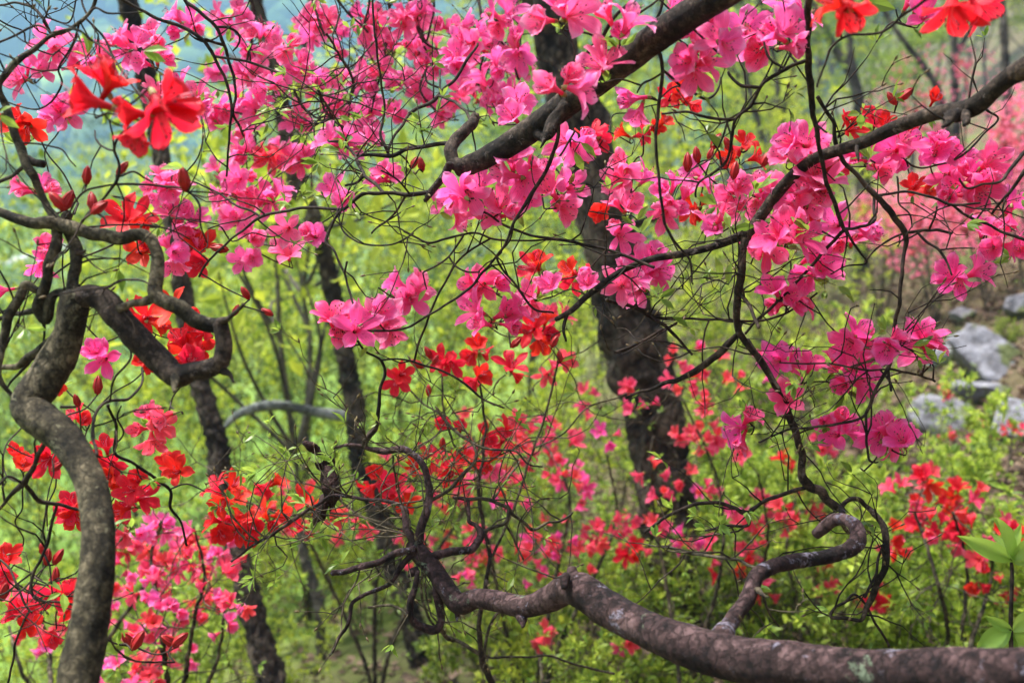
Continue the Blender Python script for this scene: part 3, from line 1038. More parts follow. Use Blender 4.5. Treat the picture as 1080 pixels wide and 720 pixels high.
traced_tree("rough_barked_tree", "tall tree with thick dark rough trunk standing at the centre behind the pink flowers",
            "727,760,66 722,715,62 714,650,57 707,575,54 700,515,57 690,440,58 676,385,62 662,340,62 645,270,56 632,210,52 612,130,50 594,80,46 580,30,42 568,-40,40", 3.6, 3.5,
            limbs=[("640,262,14 668,238,9 700,226,6 735,190,4", 3.58, 3.4), ("676,470,5 690,440,4 716,420,3 724,380,2", 3.5, 3.35), ("666,420,3 690,455,3 716,486,3 700,530,3 724,566,2", 3.5, 3.47), ("720,600,4 690,560,3 704,520,3 676,492,3 690,460,2", 3.48, 3.5), ("646,300,3 668,330,3 690,352,3 676,392,2", 3.5, 3.5)])
gl = bark_mat("mossy_limb_bark", (.05, .055, .05), (.12, .13, .12), (.22, .23, .22), 30, None, 0, .5)
traced_tree("slender_tree", "slender dark tree leaning left with a thin straight trunk and a mossy grey side limb",
            "448,735,27 440,676,25 424,626,22 400,545,21 380,488,20 376,458,20 374,430,20 370,408,20 364,376,20 354,324,18 346,286,18 340,262,18 328,224,19 314,194,18 303,148,16 297,115,16 291,74,15 280,44,15 270,4,15 255,-60,15", 5.0, 5.0, mat='trunk_rough',
            limbs=[("375,441,13 352,437,12 330,434,11 312,430,10 290,427,11 265,431,10 248,439,8 236,452,4", 5.0, 4.8, gl)], knob=.10)
traced_tree("leaning_tree", "dark leaning tree trunk rising behind the looping branch of the gnarled left azalea",
            "296,760,30 284,716,29 277,686,27 266,646,25 256,606,23 244,555,23 232,498,23 230,470,23 217,427,21 207,385,20 198,340,20 186,262,19 176,205,19 169,160,19 155,88,20 140,25,19 122,-50,18", 3.6, 3.9, mat='trunk_rough', knob=.10)
traced_tree("young_tree", "thin blurred young tree between the two leaning trunks at the lower left",
            "344,720,11 340,696,11 338,672,10 337,640,11 330,615,11 322,590,10 316,540,7 312,480,5", 5.4, 5.6, mat='trunk_far', crown=(1.6, 2.6, .7), n=14, leafm='leaf_yellow')
traced_tree("young_tree", "very thin pale sapling just left of the slender leaning trunk",
            "322,560,7 324,428,6 327,380,5 326,348,5 320,312,4 316,280,4", 6.4, 6.4, mat='trunk_far', crown=(2.4, 4.2, .8), n=16, leafm='leaf_yellow')
traced_tree("forked_tree", "blurred forked tree on the right hillside with two dark stems joining low",
            "912,190,13 907,120,11 904,98,11 898,78,11 884,56,9 866,24,8 846,-20,7", 14, 14, mat='trunk_far', limbs=[("905,104,9 900,75,9 896,48,8 896,20,8 900,-30,7", 14, 14)], crown=(4.2, 7, 2.0))
traced_tree("straight_tree", "straight blurred dark trunk below the drooping red blossom at the top right",
            "1008,150,9 1007,90,8 1006,40,8 1004,0,7 1002,-40,7", 14, 14, mat='trunk_far', limbs=[("1006,64,6 1024,30,5 1040,5,4 1056,-30,3", 14, 14)], crown=(4.2, 7, 2.0))
traced_tree("leaning_sapling", "thin blurred stem leaning left of the straight dark trunk on the right hillside",
            "996,120,6 990,96,6 974,70,6 954,44,5 936,18,5 922,-20,4", 13, 13, mat='trunk_far', crown=(3.6, 6, 1.2), n=14)
traced_tree("dark_tree", "dark blurred trunk at the top right corner behind the thick bough",
            "1062,110,9 1060,60,8 1058,20,8 1052,-30,7", 11, 11, mat='trunk_far', crown=(4, 6.5, 1.6))
traced_tree("crooked_tree", "crooked blurred trunk on the right hillside behind the pale pink flowers of the upper bough",
            "804,150,6 799,125,6 788,85,5 776,40,5 766,8,4 756,-30,4", 13, 13, mat='trunk_far', limbs=[("800,128,4 790,110,3 782,92,3 770,60,2", 13, 13)], crown=(3.8, 6.5, 1.6))
traced_tree("twin_stem_tree", "blurred thin pair of stems beside the forked tree on the right hillside",
            "828,170,6 822,120,6 818,70,5 806,20,5 796,-30,4", 15, 15, mat='trunk_far', limbs=[("824,140,5 832,90,4 846,40,4 852,-20,3", 15, 15)], crown=(4, 7, 1.6))


# ------------------------------------------------------------------ rocks of the right slope
def boulder(px, py, d, w, label, squash=(1, .9, .75), seed=0, rz=0):
    import bmesh
    d = depth_at(px, py + w * .25); c = P(px, py + w * .10, d); r = w / 2 / FPX * d
    bm = bmesh.new(); bmesh.ops.create_icosphere(bm, subdivisions=5, radius=1)
    rot = Matrix.Rotation(rz, 3, 'Y') @ Matrix.Rotation(seed, 3, 'Z')
    st = random.getstate(); random.seed(seed + 70)
    planes = [(rvec(), random.uniform(.62, .98)) for _ in range(16)]
    random.setstate(st)
    for v in bm.verts:
        q = v.co + Vector((seed * 7, 0, 0)); n_ = v.co.normalized()
        f = min(h / max(pn.dot(n_), .05) for pn, h in planes); f = min(f, 1.25)
        f *= 1 + .10 * mn.noise(q * 1.6) + .06 * mn.noise(q * 4.3) + .03 * mn.noise(q * 11)
        v.co = rot @ Vector((v.co.x * squash[0], v.co.y * squash[1], v.co.z * squash[2])) * f * r
    me = bpy.data.meshes.new("boulder"); bm.to_mesh(me); bm.free()
    me.materials.append(M['rock'])
    me.polygons.foreach_set("use_smooth", np.ones(len(me.polygons), dtype=bool))
    o = link_mesh("boulder", me, None, c); tag(o, label, "boulder")


def rock_mat():
    m, nt, N, L, out = new_mat("rock")
    tc = N.new("ShaderNodeTexCoord"); n1 = N.new("ShaderNodeTexNoise"); n1.inputs["Scale"].default_value = 9; n1.inputs["Detail"].default_value = 10; n1.inputs["Roughness"].default_value = .7
    L.new(tc.outputs["Object"], n1.inputs["Vector"])
    r = ramp(N, [(.36, (.07, .065, .07)), (.5, (.16, .16, .185)), (.66, (.28, .28, .32))]); L.new(n1.outputs["Fac"], r.inputs[0])
    n2 = N.new("ShaderNodeTexNoise"); n2.inputs["Scale"].default_value = 3.2; n2.inputs["Detail"].default_value = 6; L.new(tc.outputs["Object"], n2.inputs["Vector"])
    r2 = ramp(N, [(.54, (0, 0, 0)), (.60, (1, 1, 1))]); L.new(n2.outputs["Fac"], r2.inputs[0])
    mx = N.new("ShaderNodeMix"); mx.data_type = 'RGBA'; L.new(r2.outputs[0], mx.inputs[0]); L.new(r.outputs[0], mx.inputs[6]); mx.inputs[7].default_value = (.09, .11, .03, 1)
    b = N.new("ShaderNodeBsdfPrincipled"); b.inputs["Roughness"].default_value = .85; L.new(mx.outputs[2], b.inputs["Base Color"])
    bp = N.new("ShaderNodeBump"); bp.inputs["Distance"].default_value = .03; L.new(n1.outputs["Fac"], bp.inputs["Height"]); L.new(bp.outputs[0], b.inputs["Normal"])
    L.new(b.outputs[0], out.inputs[0]); return m


M['rock'] = rock_mat()
boulder(1040, 370, 0, 96, "pale blue grey boulder jutting from the slope, the largest of the rocks at right", (1, .9, .70), 1, .7)
boulder(1000, 432, 0, 84, "grey boulder half sunk in earth below and left of the largest pale boulder", (1.1, .9, .6), 2, .5)
boulder(1082, 318, 0, 52, "small pale rock high on the slope at the right edge above the largest boulder", (1, 1, .7), 3, .4)
boulder(1086, 440, 0, 80, "bluish rock at the right edge beside the coral blossoms below the boulders", (1, 1, .65), 4, .2)
boulder(1044, 408, 0, 60, "low flat rock wedged directly under the largest pale boulder", (1.2, 1, .5), 5, .2)
boulder(994, 376, 0, 40, "narrow dark rock standing left of the largest pale boulder", (.7, .9, 1.2), 6, .3)
boulder(1020, 330, 0, 34, "small dark stone on the brown slope above the largest pale boulder", (1, 1, .6), 8, .1)
boulder(1050, 470, 0, 36, "small stone under the coral blossoms at the foot of the rocky slope", (1, 1, .55), 9, .1)


# ------------------------------------------------------------------ ground litter and undergrowth
def litter():
    mb = MB(); pos = []
    while len(pos) < 34000:
        y = 1.2 + 13 * random.random() ** 1.2; x = random.uniform(-.45, .66) * y + random.uniform(-.5, .5)
        if random.random() < .45: y = random.uniform(3.5, 14); x = random.uniform(.2, .6) * y
        if x < -.08 * y and random.random() < .6: continue
        pos.append((x, y, H(x, y) + random.uniform(.005, .035)))
    n = len(pos); d = rng.normal(0, 1, (n, 3)); d[:, 2] *= .25
    add_leaves(mb, pos, d, rng.uniform(.035, .085, n), 'far')
    tag(mb.build("leaf_litter", M['litter'], None, False), kind='stuff')


litter()


def shrub_meshes(seed, leafm, h=.6, stems=11, leaf=.036, whorl=9, spread=.45, sub=3):
    st = random.getstate(); random.seed(seed)
    sm = MB(); lf = MB(); pos, dirs, sz = [], [], []
    def stem(p, d, L, r, lev):
        n = 5; c = [(p, r)]
        for k in range(n):
            d = (d + rvec() * .22 + Vector((0, 0, .08))).normalized(); p = p + d * L / n; c.append((p, r * (1 - .7 * (k + 1) / n)))
            if k >= 1 or lev:
                for _ in range(2):
                    v = (d * .4 + rvec()).normalized(); pos.append(p + v * .004); dirs.append(v); sz.append(leaf * random.uniform(.5, 1))
            if lev < 2 and k >= 1:
                for _ in range(sub if lev == 0 else 1):
                    if random.random() < .55: stem(p, (d * .6 + rvec() * .8 + Vector((0, 0, .35))).normalized(), L * random.uniform(.3, .55), r * .6, lev + 1)
        for _ in range(whorl):
            v = (d * .5 + rvec() * .9).normalized(); pos.append(p + v * .003); dirs.append(v); sz.append(leaf * random.uniform(.7, 1.5))
        a, b = spline(c, .03); tube(sm, a, b, 5, knob=.1, freq=80)
    for k in range(stems):
        a = random.uniform(0, 6.28); q = random.uniform(0, spread * .35)
        stem(Vector((math.cos(a) * q, math.sin(a) * q, -.05)), Vector((math.cos(a) * spread, math.sin(a) * spread, 1)).normalized(), h * random.uniform(.6, 1.1), .0045, 0)
    add_leaves(lf, [p[:] for p in pos], [d[:] for d in dirs], sz, 'far' if leaf < .03 else 'near')
    random.setstate(st)
    return sm.mesh("stems", M['twig_pale']), lf.mesh("foliage", leafm, smooth=False)


SH = [shrub_meshes(51, M['leaf_shrub']), shrub_meshes(52, M['leaf_shrub'], .75, 9, .042), shrub_meshes(53, M['leaf_shrub'], .5, 13, .030, 10),
      shrub_meshes(54, M['leaf_yellow'], .9, 9, .034), shrub_meshes(55, M['leaf_green'], .8, 8, .03, 7)]
TALL = [shrub_meshes(61, M['leaf_yellow'], 2.0, 7, .05, 9, .25, 4), shrub_meshes(62, M['leaf_green'], 1.8, 7, .045, 8, .3, 4)]


def shrub(lib, v, px, d, s, label, group, name="leafy_shrub"):
    b = ground(px, d)
    rt = empty(name, b); rt.rotation_euler = (0, 0, random.uniform(0, 6.28)); rt.scale = (s, s, s * random.uniform(.9, 1.1))
    tag(rt, label, "shrub", group)
    for nm, me in zip(("stems", "foliage"), lib[v]): link_mesh(nm, me, rt)


UR = ("low shrub with bright yellow green leaves on the leaf litter at lower right", "low shrubs at the lower right")
UC = ("low leafy shrub with light green leaves under the arching bottom bough at the centre", "low shrubs under the bottom bough")
UL = ("blurred leafy shrub with pale green leaves low between the leaning trunks at the lower left", "low shrubs at the lower left")
for px, d, s in [(640, 3.0, .7), (690, 2.9, .6), (770, 3.2, .9), (815, 3.5, .75), (900, 4.0, .6), (940, 3.3, .75), (985, 3.1, .8), (1030, 2.9, .8), (1080, 2.8, .9), (1005, 4.3, .7), (955, 3.8, .7), (960, 4.2, .45), (1040, 3.9, .45),
                 (790, 4.3, .9), (850, 4.8, .8), (745, 4.3, .9), (905, 5.6, .5), (765, 5.6, 1.0), (820, 6.4, 1.1), (890, 7.4, .7), (860, 8.4, 1.0), (1062, 8.0, .3)]:
    shrub(SH, random.choice([0, 1, 2, 3 if d > 5 else 0, 2]), px, d, s, *UR)
for px, d, s in [(560, 2.8, .65), (600, 3.3, .8), (470, 5.6, .8), (540, 4.0, .9), (620, 4.6, 1), (580, 5.4, 1), (510, 5.8, 1.1), (650, 6.5, 1.1)]:
    shrub(SH, random.choice([0, 1, 2, 3, 4]), px, d, s, *UC)
for px, d, s in [(70, 5.0, .6), (290, 4.4, .5), (225, 5.4, .7), (140, 5.0, .6), (40, 3.3, .6), (120, 4.0, .7), (200, 4.6, .7), (390, 5.6, .9), (320, 6.0, .9), (20, 5.2, .9), (160, 6.0, 1), (410, 6.4, 1), (80, 6.6, 1.1), (250, 6.6, 1)]:
    shrub(SH, random.choice([1, 3, 4, 3]), px, d, s, *UL)
TS = ("tall airy thicket shrub in yellow green spring leaf between the slender trunks", "thicket shrubs between the trunks")
TS2 = ("tall airy thicket shrub behind the thick central trunk and the coral azaleas", "thicket shrubs behind the central trunk")
for px, d, s in [(60, 7, 1), (140, 8, 1.1), (280, 7.5, 1), (320, 9, 1.2), (400, 7.5, .95), (460, 8.5, 1.1), (520, 7, .9), (350, 11, 1.2), (220, 10, 1.1), (10, 10, 1.2), (440, 11, 1.2), (110, 11, 1.2)]:
    shrub(TALL, random.choice([0, 0, 1]), px, d, s, *TS, name="thicket_shrub")
for px, d, s in [(590, 8, 1), (640, 10, 1.2), (740, 8, .9), (800, 9.5, 1), (560, 11, 1.2), (720, 11, 1.2), (850, 11, 1), (780, 7, .8)]:
    shrub(TALL, random.choice([0, 0, 1]), px, d, s, *TS2, name="thicket_shrub")
# ------------------------------------------------------------------ mid-ground azalea bushes
def ell(specs, per=3, sd=9):
    """random flower groups inside picture ellipses (cx,cy,rx,ry,number of flowers)"""
    g = []
    for cx, cy, rx, ry, n in specs:
        for _ in range(max(1, round(n / per))):
            a = random.uniform(0, 6.28); q = math.sqrt(random.random())
            x, y = cx + rx * q * math.cos(a), cy + ry * q * math.sin(a)
            g.append(" ".join(f"{x + random.gauss(0, sd):.0f},{y + random.gauss(0, sd):.0f}" for _ in range(per)))
    return ";".join(g)


def bush(label, px, d, stems, specs, colours, group=None, sd=9, per=3, leaf=.35, spr=60, size=.92, bark='bark_grey', twig='twig_pale', name="azalea_bush", mass=0):
    b = ground(px, d)
    p = Plant(name, b, label, "azalea", group, bark, twig)
    for s in stems:
        q = parse(s)[0]
        c = [(b - Vector((0, 0, .05)), .009)] + [(P(x, y, d + (z if False else random.uniform(-.15, .15))), w / 2 / FPX * d) for x, y, w in q for z in (0,)]
        p.wood(c, 'branch')
    for (colour, share) in colours:
        p.flowers(ell([(a, b_, c, e, n * share) for a, b_, c, e, n in specs], per, sd), d, colour, small=True, djit=.22, stamens=False, leafy=leaf, size=size)
    p.sprout(spr, (.08, .3), 2, leaf=.65, bud=.2, thick=.0013, maxr=.02)
    if mass:
        mb = MB(); pos, dirs, sz = [], [], []
        for a, b_, c, e, n in specs:
            for _ in range(mass):
                an = random.uniform(0, 6.28); q = math.sqrt(random.random()) * 1.45
                C = P(a + c * q * math.cos(an), b_ + e * q * math.sin(an), d + random.gauss(0, .45))
                ax = (rvec() - FWD * .3).normalized(); u = ax.orthogonal().normalized(); w_ = ax.cross(u)
                for k in range(5):
                    v = (u * math.cos(k * 1.257) + w_ * math.sin(k * 1.257) + ax * .5).normalized()
                    pos.append(C[:]); dirs.append(v[:]); sz.append(.025 * random.uniform(.8, 1.2))
        add_leaves(mb, pos, dirs, sz, 'far')
        tag(mb.build("blossoms", M['bloom_mass'], p.root, False), kind='stuff')
    p.finish()
    return p


bush("coral flowered azalea bush under the open middle of the picture, left of the thick trunk", 560, 3.1,
     ["540,700,5 520,600,4 505,520,3 500,460,3", "570,690,5 590,590,4 600,520,3 570,460,2", "590,680,5 630,600,4 650,540,3 640,480,2"],
     [(505, 540, 34, 42, 16), (580, 495, 55, 60, 30), (600, 590, 60, 30, 28), (545, 575, 45, 30, 18), (630, 540, 30, 45, 16), (490, 585, 30, 20, 8)], [("coral", .75), ("deep_pink", .2)], sd=9, size=.8)
bush("sparse coral azalea bush in front of the foot of the thick central trunk", 720, 3.05,
     ["715,700,5 700,600,4 690,540,3 690,460,2", "735,690,5 760,600,4 760,520,3 720,420,2", "740,690,5 800,610,4 810,560,3 800,500,2"],
     [(700, 395, 70, 26, 22), (685, 470, 45, 45, 14), (745, 500, 55, 45, 22), (720, 560, 50, 35, 16), (790, 560, 50, 35, 14), (760, 410, 60, 40, 16)], [("coral", .75), ("deep_pink", .2)], sd=9, size=.8)
bush("coral azalea bush spreading behind the scarlet azalea and the twisted bough tip", 400, 3.6,
     ["395,700,5 400,600,4 420,540,3 440,500,2", "410,690,5 450,600,4 500,520,3 520,470,2", "385,700,5 350,620,4 320,560,3 300,530,2"],
     [(430, 520, 60, 40, 18), (520, 480, 60, 45, 24), (330, 540, 60, 25, 14), (460, 580, 50, 25, 14), (590, 430, 50, 30, 12)], [("coral", 1.0)], sd=9, size=.9)
bush("soft coral pink azalea bush at the lower left corner behind the curved trunk", 60, 2.9,
     ["55,760,6 50,680,5 40,640,3", "70,760,6 110,680,5 150,620,4 170,580,3", "60,760,5 20,700,4 10,660,3"],
     [(150, 600, 60, 45, 26), (60, 660, 55, 30, 18), (130, 690, 60, 25, 16), (200, 660, 40, 35, 12), (235, 590, 30, 25, 8)], [("coral", .8), ("pink", .25)], sd=9, size=.85, spr=40)
bush("dense rose pink azalea bush just right of the curved left trunk", 170, 2.35,
     ["180,760,7 170,660,5 160,590,4 170,550,3", "190,760,6 205,650,4 215,600,3 205,555,2", "200,770,6 230,690,4 238,630,3"],
     [(170, 565, 48, 32, 26), (195, 595, 42, 22, 20), (140, 600, 18, 18, 8), (205, 560, 25, 20, 8), (180, 650, 35, 22, 16), (238, 630, 10, 40, 12), (140, 705, 32, 14, 12)], [("coral", .5), ("pink", .5)], sd=10, leaf=.3, spr=40, size=.76)
bush("scarlet and coral azalea bush at the lower right behind the broad leaved sapling", 1000, 2.75,
     ["1000,700,5 985,600,4 965,540,3", "1010,690,5 1020,600,4 1005,540,3", "1020,690,5 1045,610,4 1050,560,3"],
     [(958, 535, 20, 12, 8), (1008, 532, 18, 18, 9), (1000, 560, 22, 14, 9), (1040, 565, 24, 14, 9), (955, 570, 22, 12, 6), (985, 498, 22, 8, 6), (1030, 600, 30, 20, 8), (1045, 625, 20, 15, 4)], [("red", .55), ("coral", .5)], sd=9)
bush("coral azalea bush beneath the hooked grey branch at the right of the bottom bough", 850, 3.2,
     ["850,720,5 840,640,4 830,570,3 840,520,2", "870,720,5 890,640,4 900,580,3", "840,720,4 790,650,4 780,600,3"],
     [(830, 540, 40, 30, 14), (790, 600, 40, 30, 10), (890, 620, 30, 20, 6), (860, 480, 40, 30, 8), (940, 635, 12, 8, 3), (650, 590, 30, 30, 8)], [("coral", .9), ("red", .15)], sd=8)
bush("tiny coral azalea below the bottom bough at the centre", 580, 2.9,
     ["575,760,4 572,720,3 570,690,3"], [(575, 676, 9, 12, 6), (665, 690, 10, 10, 3)], [("coral", 1)], sd=6, spr=14)
bush("low coral azalea bush growing beside the grey boulders on the right slope", 1040, 5.4,
     ["1035,560,4 1035,500,3 1030,460,2", "1050,560,4 1062,500,3 1070,450,2"],
     [(1035, 455, 12, 18, 9), (1065, 448, 16, 12, 10), (1005, 465, 20, 8, 6), (1075, 510, 10, 12, 5), (1000, 410, 14, 8, 5)], [("coral", 1)], sd=5, spr=30)
for i, (px, d, rows, lab) in enumerate([
        (1040, 9.0, [(1035, 215, 45, 35, 84)], "large pale pink azalea thicket on the slope under the right bough"),
        (985, 9.6, [(975, 235, 40, 40, 72)], "pale pink azalea thicket on the slope left of the largest one"),
        (1085, 8.4, [(1075, 150, 25, 50, 66)], "pale pink azalea at the right edge under the bough end"),
        (930, 10.5, [(935, 230, 30, 22, 40)], "small pale pink azalea far up the slope behind the long hanging twig"),
        (1010, 12.5, [(1000, 110, 60, 45, 64)], "distant pale pink azalea above the knobbly bough at the right")]):
    ybase = proj(ground(px, d))[1]
    x0, y0 = rows[0][0], rows[0][1]
    bush(lab, px, d, [f"{px},{ybase - 30:.0f},3 {(px + x0) / 2:.0f},{(ybase + y0) / 2:.0f},3 {x0},{y0 + 15},2", f"{px + 6},{ybase - 30:.0f},3 {x0 + 20},{y0},2", f"{px - 6},{ybase - 30:.0f},3 {x0 - 22},{y0 + 5},2"],
         rows, [("pale_pink", 1)], sd=5, per=4, spr=60, size=1.35, twig='twig', mass=520)

# ------------------------------------------------------------------ gnarled azalea at the left
base = ground(84, .95)
A = Plant("azalea_tree", base, "gnarled grey azalea tree at the left edge with looping limbs", "azalea", None, 'bark_grey', 'twig', 2)
tr = [(base - Vector((0, 0, .1)), .026), (base + Vector((.0, 0, .25)), .022)]
for x, y, w, d in [(76, 830, 46, .94), (82, 720, 43, .96), (96, 648, 40, .98), (104, 576, 34, 1.0), (101, 532, 33, 1.02), (88, 492, 34, 1.04), (68, 462, 36, 1.06), (44, 443, 37, 1.07), (30, 428, 34, 1.08), (44, 406, 37, 1.09), (60, 380, 36, 1.10), (73, 350, 31, 1.1), (77, 328, 32, 1.1), (79, 310, 29, 1.1)]:
    tr.append((P(x, y, d), w / 2 / FPX * d))
A.wood(tr, 'trunk', .09)
A.px("80,318,26 94,312,25 106,315,25 124,334,28 150,362,27 170,382,26 186,396,25 204,391,21 222,388,21 232,382,19 236,366,18 234,350,17 232,340,16", 1.1, 1.06, part=1, mat=M["bark_brown"])
A.px("186,398,12 184,406,8 183,414,3", 1.07, 1.05, part=1)
A.px("234,390,9 242,396,6 248,403,2", 1.06, 1.05, part=1)
A.px("232,340,9 243,335,6 250,328,5 257,321,5", 1.06, 1.02, part=1)
A.px("124,326,10 136,320,8 150,317,9 164,312,12", 1.08, 1.09, part=1)
A.px("-40,205,10 0,222,11 30,234,12 60,237,13 80,242,14 104,248,14 128,252,13 148,248,13 160,255,13 167,272,15 165,292,16 164,308,17 174,317,16 192,326,16 208,338,16 222,344,17 232,344,17", 1.12, 1.07, part=1)
A.px("78,314,15 77,300,14 79,284,12 80,264,13 75,246,12 72,232,11 72,226,10", 1.1, 1.12, part=1)
A.px("80,266,8 86,266,6 90,264,3", 1.1, 1.1, part=1)
A.px("70,308,10 60,309,9 54,318,11 47,336,12 41,324,13 50,298,12 52,282,11 58,264,12 61,246,11 58,230,10 50,218,8 42,204,8 32,182,9 26,168,9 22,158,9 17,146,9 12,128,9 5,112,8 0,96,7 6,78,7 20,63,7 40,48,6 56,36,6 76,27,5 90,16,5 98,4,5 104,-30,5", 1.1, 1.15, part=1)
A.px("46,337,6 48,350,3 46,364,3 43,378,3")
A.px("42,326,7 30,328,7 18,330,6 0,334,6 -30,340,5", part=1)
A.px("40,306,8 28,300,10 22,312,10 14,326,10 4,354,9 -2,378,8 0,398,7 10,414,6 24,426,5 34,432,5", 1.12, 1.1, part=1)
A.px("62,354,11 50,364,11 38,374,11 24,382,8 0,388,6 -30,396,5", 1.12, 1.16, part=1)
A.px("38,374,5 28,386,4 14,400,3 6,410,2")
A.px("27,168,9 36,172,9 46,173,9", 1.13, 1.12, part=1)
A.px("28,174,6 16,183,5 0,191,5 -30,206,4", part=1)
for s in ["46,22,4 58,40,3", "90,12,3 100,9,3 112,14,3 128,14,2 150,13,2", "90,18,3 108,38,3 120,60,2.5", "86,26,3 78,44,3 70,58,3 62,74,3 66,86,3 58,102,3 42,114,2 20,112,2 8,108,2",
          "62,74,2 38,74,2 20,68,2", "56,36,3 40,27,3 18,37,3 0,44,3 -20,50,3", "56,38,4 52,32,4 46,22,4 34,8,4 16,3,3 0,6,3 -20,10,3", "46,22,2 50,12,2 52,-4,2 54,-20,2", "34,8,2 20,-6,2",
          "90,16,3 87,4,3 86,-16,3", "78,34,2 90,60,2 92,76,2", "52,20,2 72,24,2 80,0,2", "40,48,2 26,44,2 8,30,2 -10,20,2", "20,64,2 4,58,2 -10,52,2", "6,78,2 -10,70,2",
          "32,144,2.5 52,154,2.5 66,158,2.5 74,170,2 80,176,2", "82,214,3 78,226,2.5", "62,236,2.5 72,226,2.5 80,212,3 88,203,3 108,197,3 140,194,3.5 170,196,3.5 196,200,3 210,214,3 212,238,2.5 218,256,2",
          "76,248,2.5 86,234,3.5 100,218,4 114,204,4 124,190,4.5 125,172,4 120,156,4 132,138,3 146,134,2.5 150,124,2", "122,158,3 110,156,3 102,148,2.5 100,138,2", "126,187,3 142,182,3 152,188,2.5 162,193,2",
          "80,238,2.5 100,239,2.5 122,237,2.5 148,237,2.5 166,239,2.5 192,248,2 200,252,2", "86,272,2.5 100,280,2 112,288,2", "84,302,4 100,303,4 116,302,4 124,297,3 140,294,3 152,296,3 158,300,2",
          "128,322,4 132,330,4 140,340,3 144,352,2"]:
    A.px(s)
A.px("56,34,3 78,31,3 96,42,3 112,54,3 128,74,3 142,94,3 156,108,3 157,112,3 150,124,3 147,136,3 152,150,3", 1.12, .96)
A.px("150,124,2.5 142,118,2.5 136,108,2 124,104,2", .96, .96)
A.px("147,136,2.5 132,134,2.5 120,130,2.5 112,124,2 104,112,2", .96, .95)
# thin scarlet branch low on the trunk, both sides
A.px("52,452,5 47,464,6 38,486,6 24,509,7 12,524,5 0,538,4 -30,560,4", 1.06, 1.2, part=1)
A.px("24,509,6 32,518,6 42,528,6 52,530,5 62,531,5 80,537,4 90,540,3", part=1)
A.px("60,532,4 54,556,4 49,575,4 43,590,4 36,602,4 39,632,4 48,634,3 56,634,3 78,638,3 84,642,2", part=1)
A.px("24,508,4 8,502,3 0,510,3 -20,520,3"); A.px("36,602,3 22,612,2.5 8,624,2.5 -10,630,2.5"); A.px("24,510,2 6,500,2 6,470,2 24,450,2"); A.px("9,470,2 24,478,2 34,482,2")
A.px("0,590,3 12,602,3 20,620,3 26,636,3 34,646,2"); A.px("22,650,3 18,672,3 14,696,3 6,730,3")
A.px("102,480,5 100,440,4 106,428,4 138,418,4 150,404,3 150,388,3", 1.05, 1.25)
A.px("80,429,4 64,429,4", 1.15, 1.15)
A.px("114,427,4 120,440,4 122,460,4 121,478,4 144,490,4 170,508,4 179,516,4 180,534,4 190,550,3 197,575,3", 1.18, 1.35, part=1)
A.px("117,424,3 120,400,3 138,372,3 134,362,2"); A.px("122,470,2.5 130,455,2.5 124,440,2.5 128,428,2"); A.px("144,490,2.5 148,504,2 170,512,2"); A.px("180,516,2.5 196,510,2.5 216,518,2")
A.px("115,672,3 124,686,3 140,696,3 156,698,3 184,698,2.5", 1.05, 1.25)
Aw = A
A.sprout(36, (.04, .13), 2, region=(-30, -30, 330, 320), leaf=.35, bud=.45)
A.sprout(27, (.04, .14), 2, region=(-40, 320, 300, 640), leaf=.25, bud=.55)
A.flowers("44,40 66,42 60,52; 30,68 44,72 22,80 18,86; 90,56 106,57 80,66 96,68; 60,116 54,126 65,108 70,118", 1.65, 'pink', size=.95, keep=.95)
A.flowers("125,18 128,38 146,42 135,55 120,46; 165,58 150,66 172,62 145,74; 160,34 166,46; 182,16 202,22 206,32 186,34; 188,86 207,98 212,112; 165,96 158,104; 20,196 28,202 46,196 52,200", 1.7, 'pink', size=.95, keep=.95)
A.flowers("160,197 172,186 178,200; 166,208 182,194; 178,222 186,232 178,212; 196,240 205,230 195,224; 174,256 186,266 182,278; 200,262 196,277 204,250", 1.65, 'pink', size=.95, keep=.95)
A.flowers("50,260 48,272 42,282; 100,370 108,378; 2,318 4,306", 1.5, 'deep_pink', size=.85, keep=.95)
A.flowers("206,268 212,258 210,278", 1.62, 'red')
A.flowers("180,108,.92,20,.5; 172,120,.93,300,.35", .92, 'red', size=1.12, leafy=0, var=[3, 2])
A.flowers("140,120,.95,185,.5; 146,142,.95,250,.3", .95, 'red', size=1.0, leafy=0, var=[4, 3])
A.flowers("92,106,.95,165,.2", .95, 'red', size=1.35, leafy=0, var=[4])
A.flowers("106,80,.97,110,.35; 118,88,.97,50,.3", .97, 'red', size=1.1, var=[3, 4], leafy=0)
A.flowers("20,126 30,134; 12,132", 1.35, 'red', size=.9)
A.flowers("130,228 145,230; 152,238; 150,264 155,258", 1.25, 'red', size=.85)
A.flowers("155,335 166,342 140,334; 190,360 197,372 206,366; 190,382 200,378; 180,324 198,330; 210,352", 1.55, 'red', size=.95)
A.flowers("156,386 150,380; 80,438 88,444; 62,408", 1.55, 'red', size=.7)
A.flowers("156,438 148,452 168,448 160,466; 172,440", 1.45, 'coral', size=.95)
A.flowers("112,470 105,482 118,490; 115,502 122,510; 145,506 138,516; 150,524 134,530 160,522; 128,538; 178,488 182,502 186,496", 1.5, 'red', size=.84, keep=.85)
A.flowers("25,488 18,480; 46,478 50,486; 76,530 80,545 70,540", 1.45, 'red', size=.85)
A.flowers("8,588 15,600 4,606; 48,618 56,626; 76,626 82,640 74,618; 12,650 20,642 28,656; 34,640; 55,672 66,668", 1.6, 'red', size=.82, keep=.85)
A.flowers("30,634 36,628; 2,622; 44,668 78,644; 126,545 130,565", 1.7, 'coral', size=.9)
A.buds("92,183,80 60,212,130 70,213,60 97,212,100 106,218,40 194,190,95 131,175,50 118,70,90", 1.12)
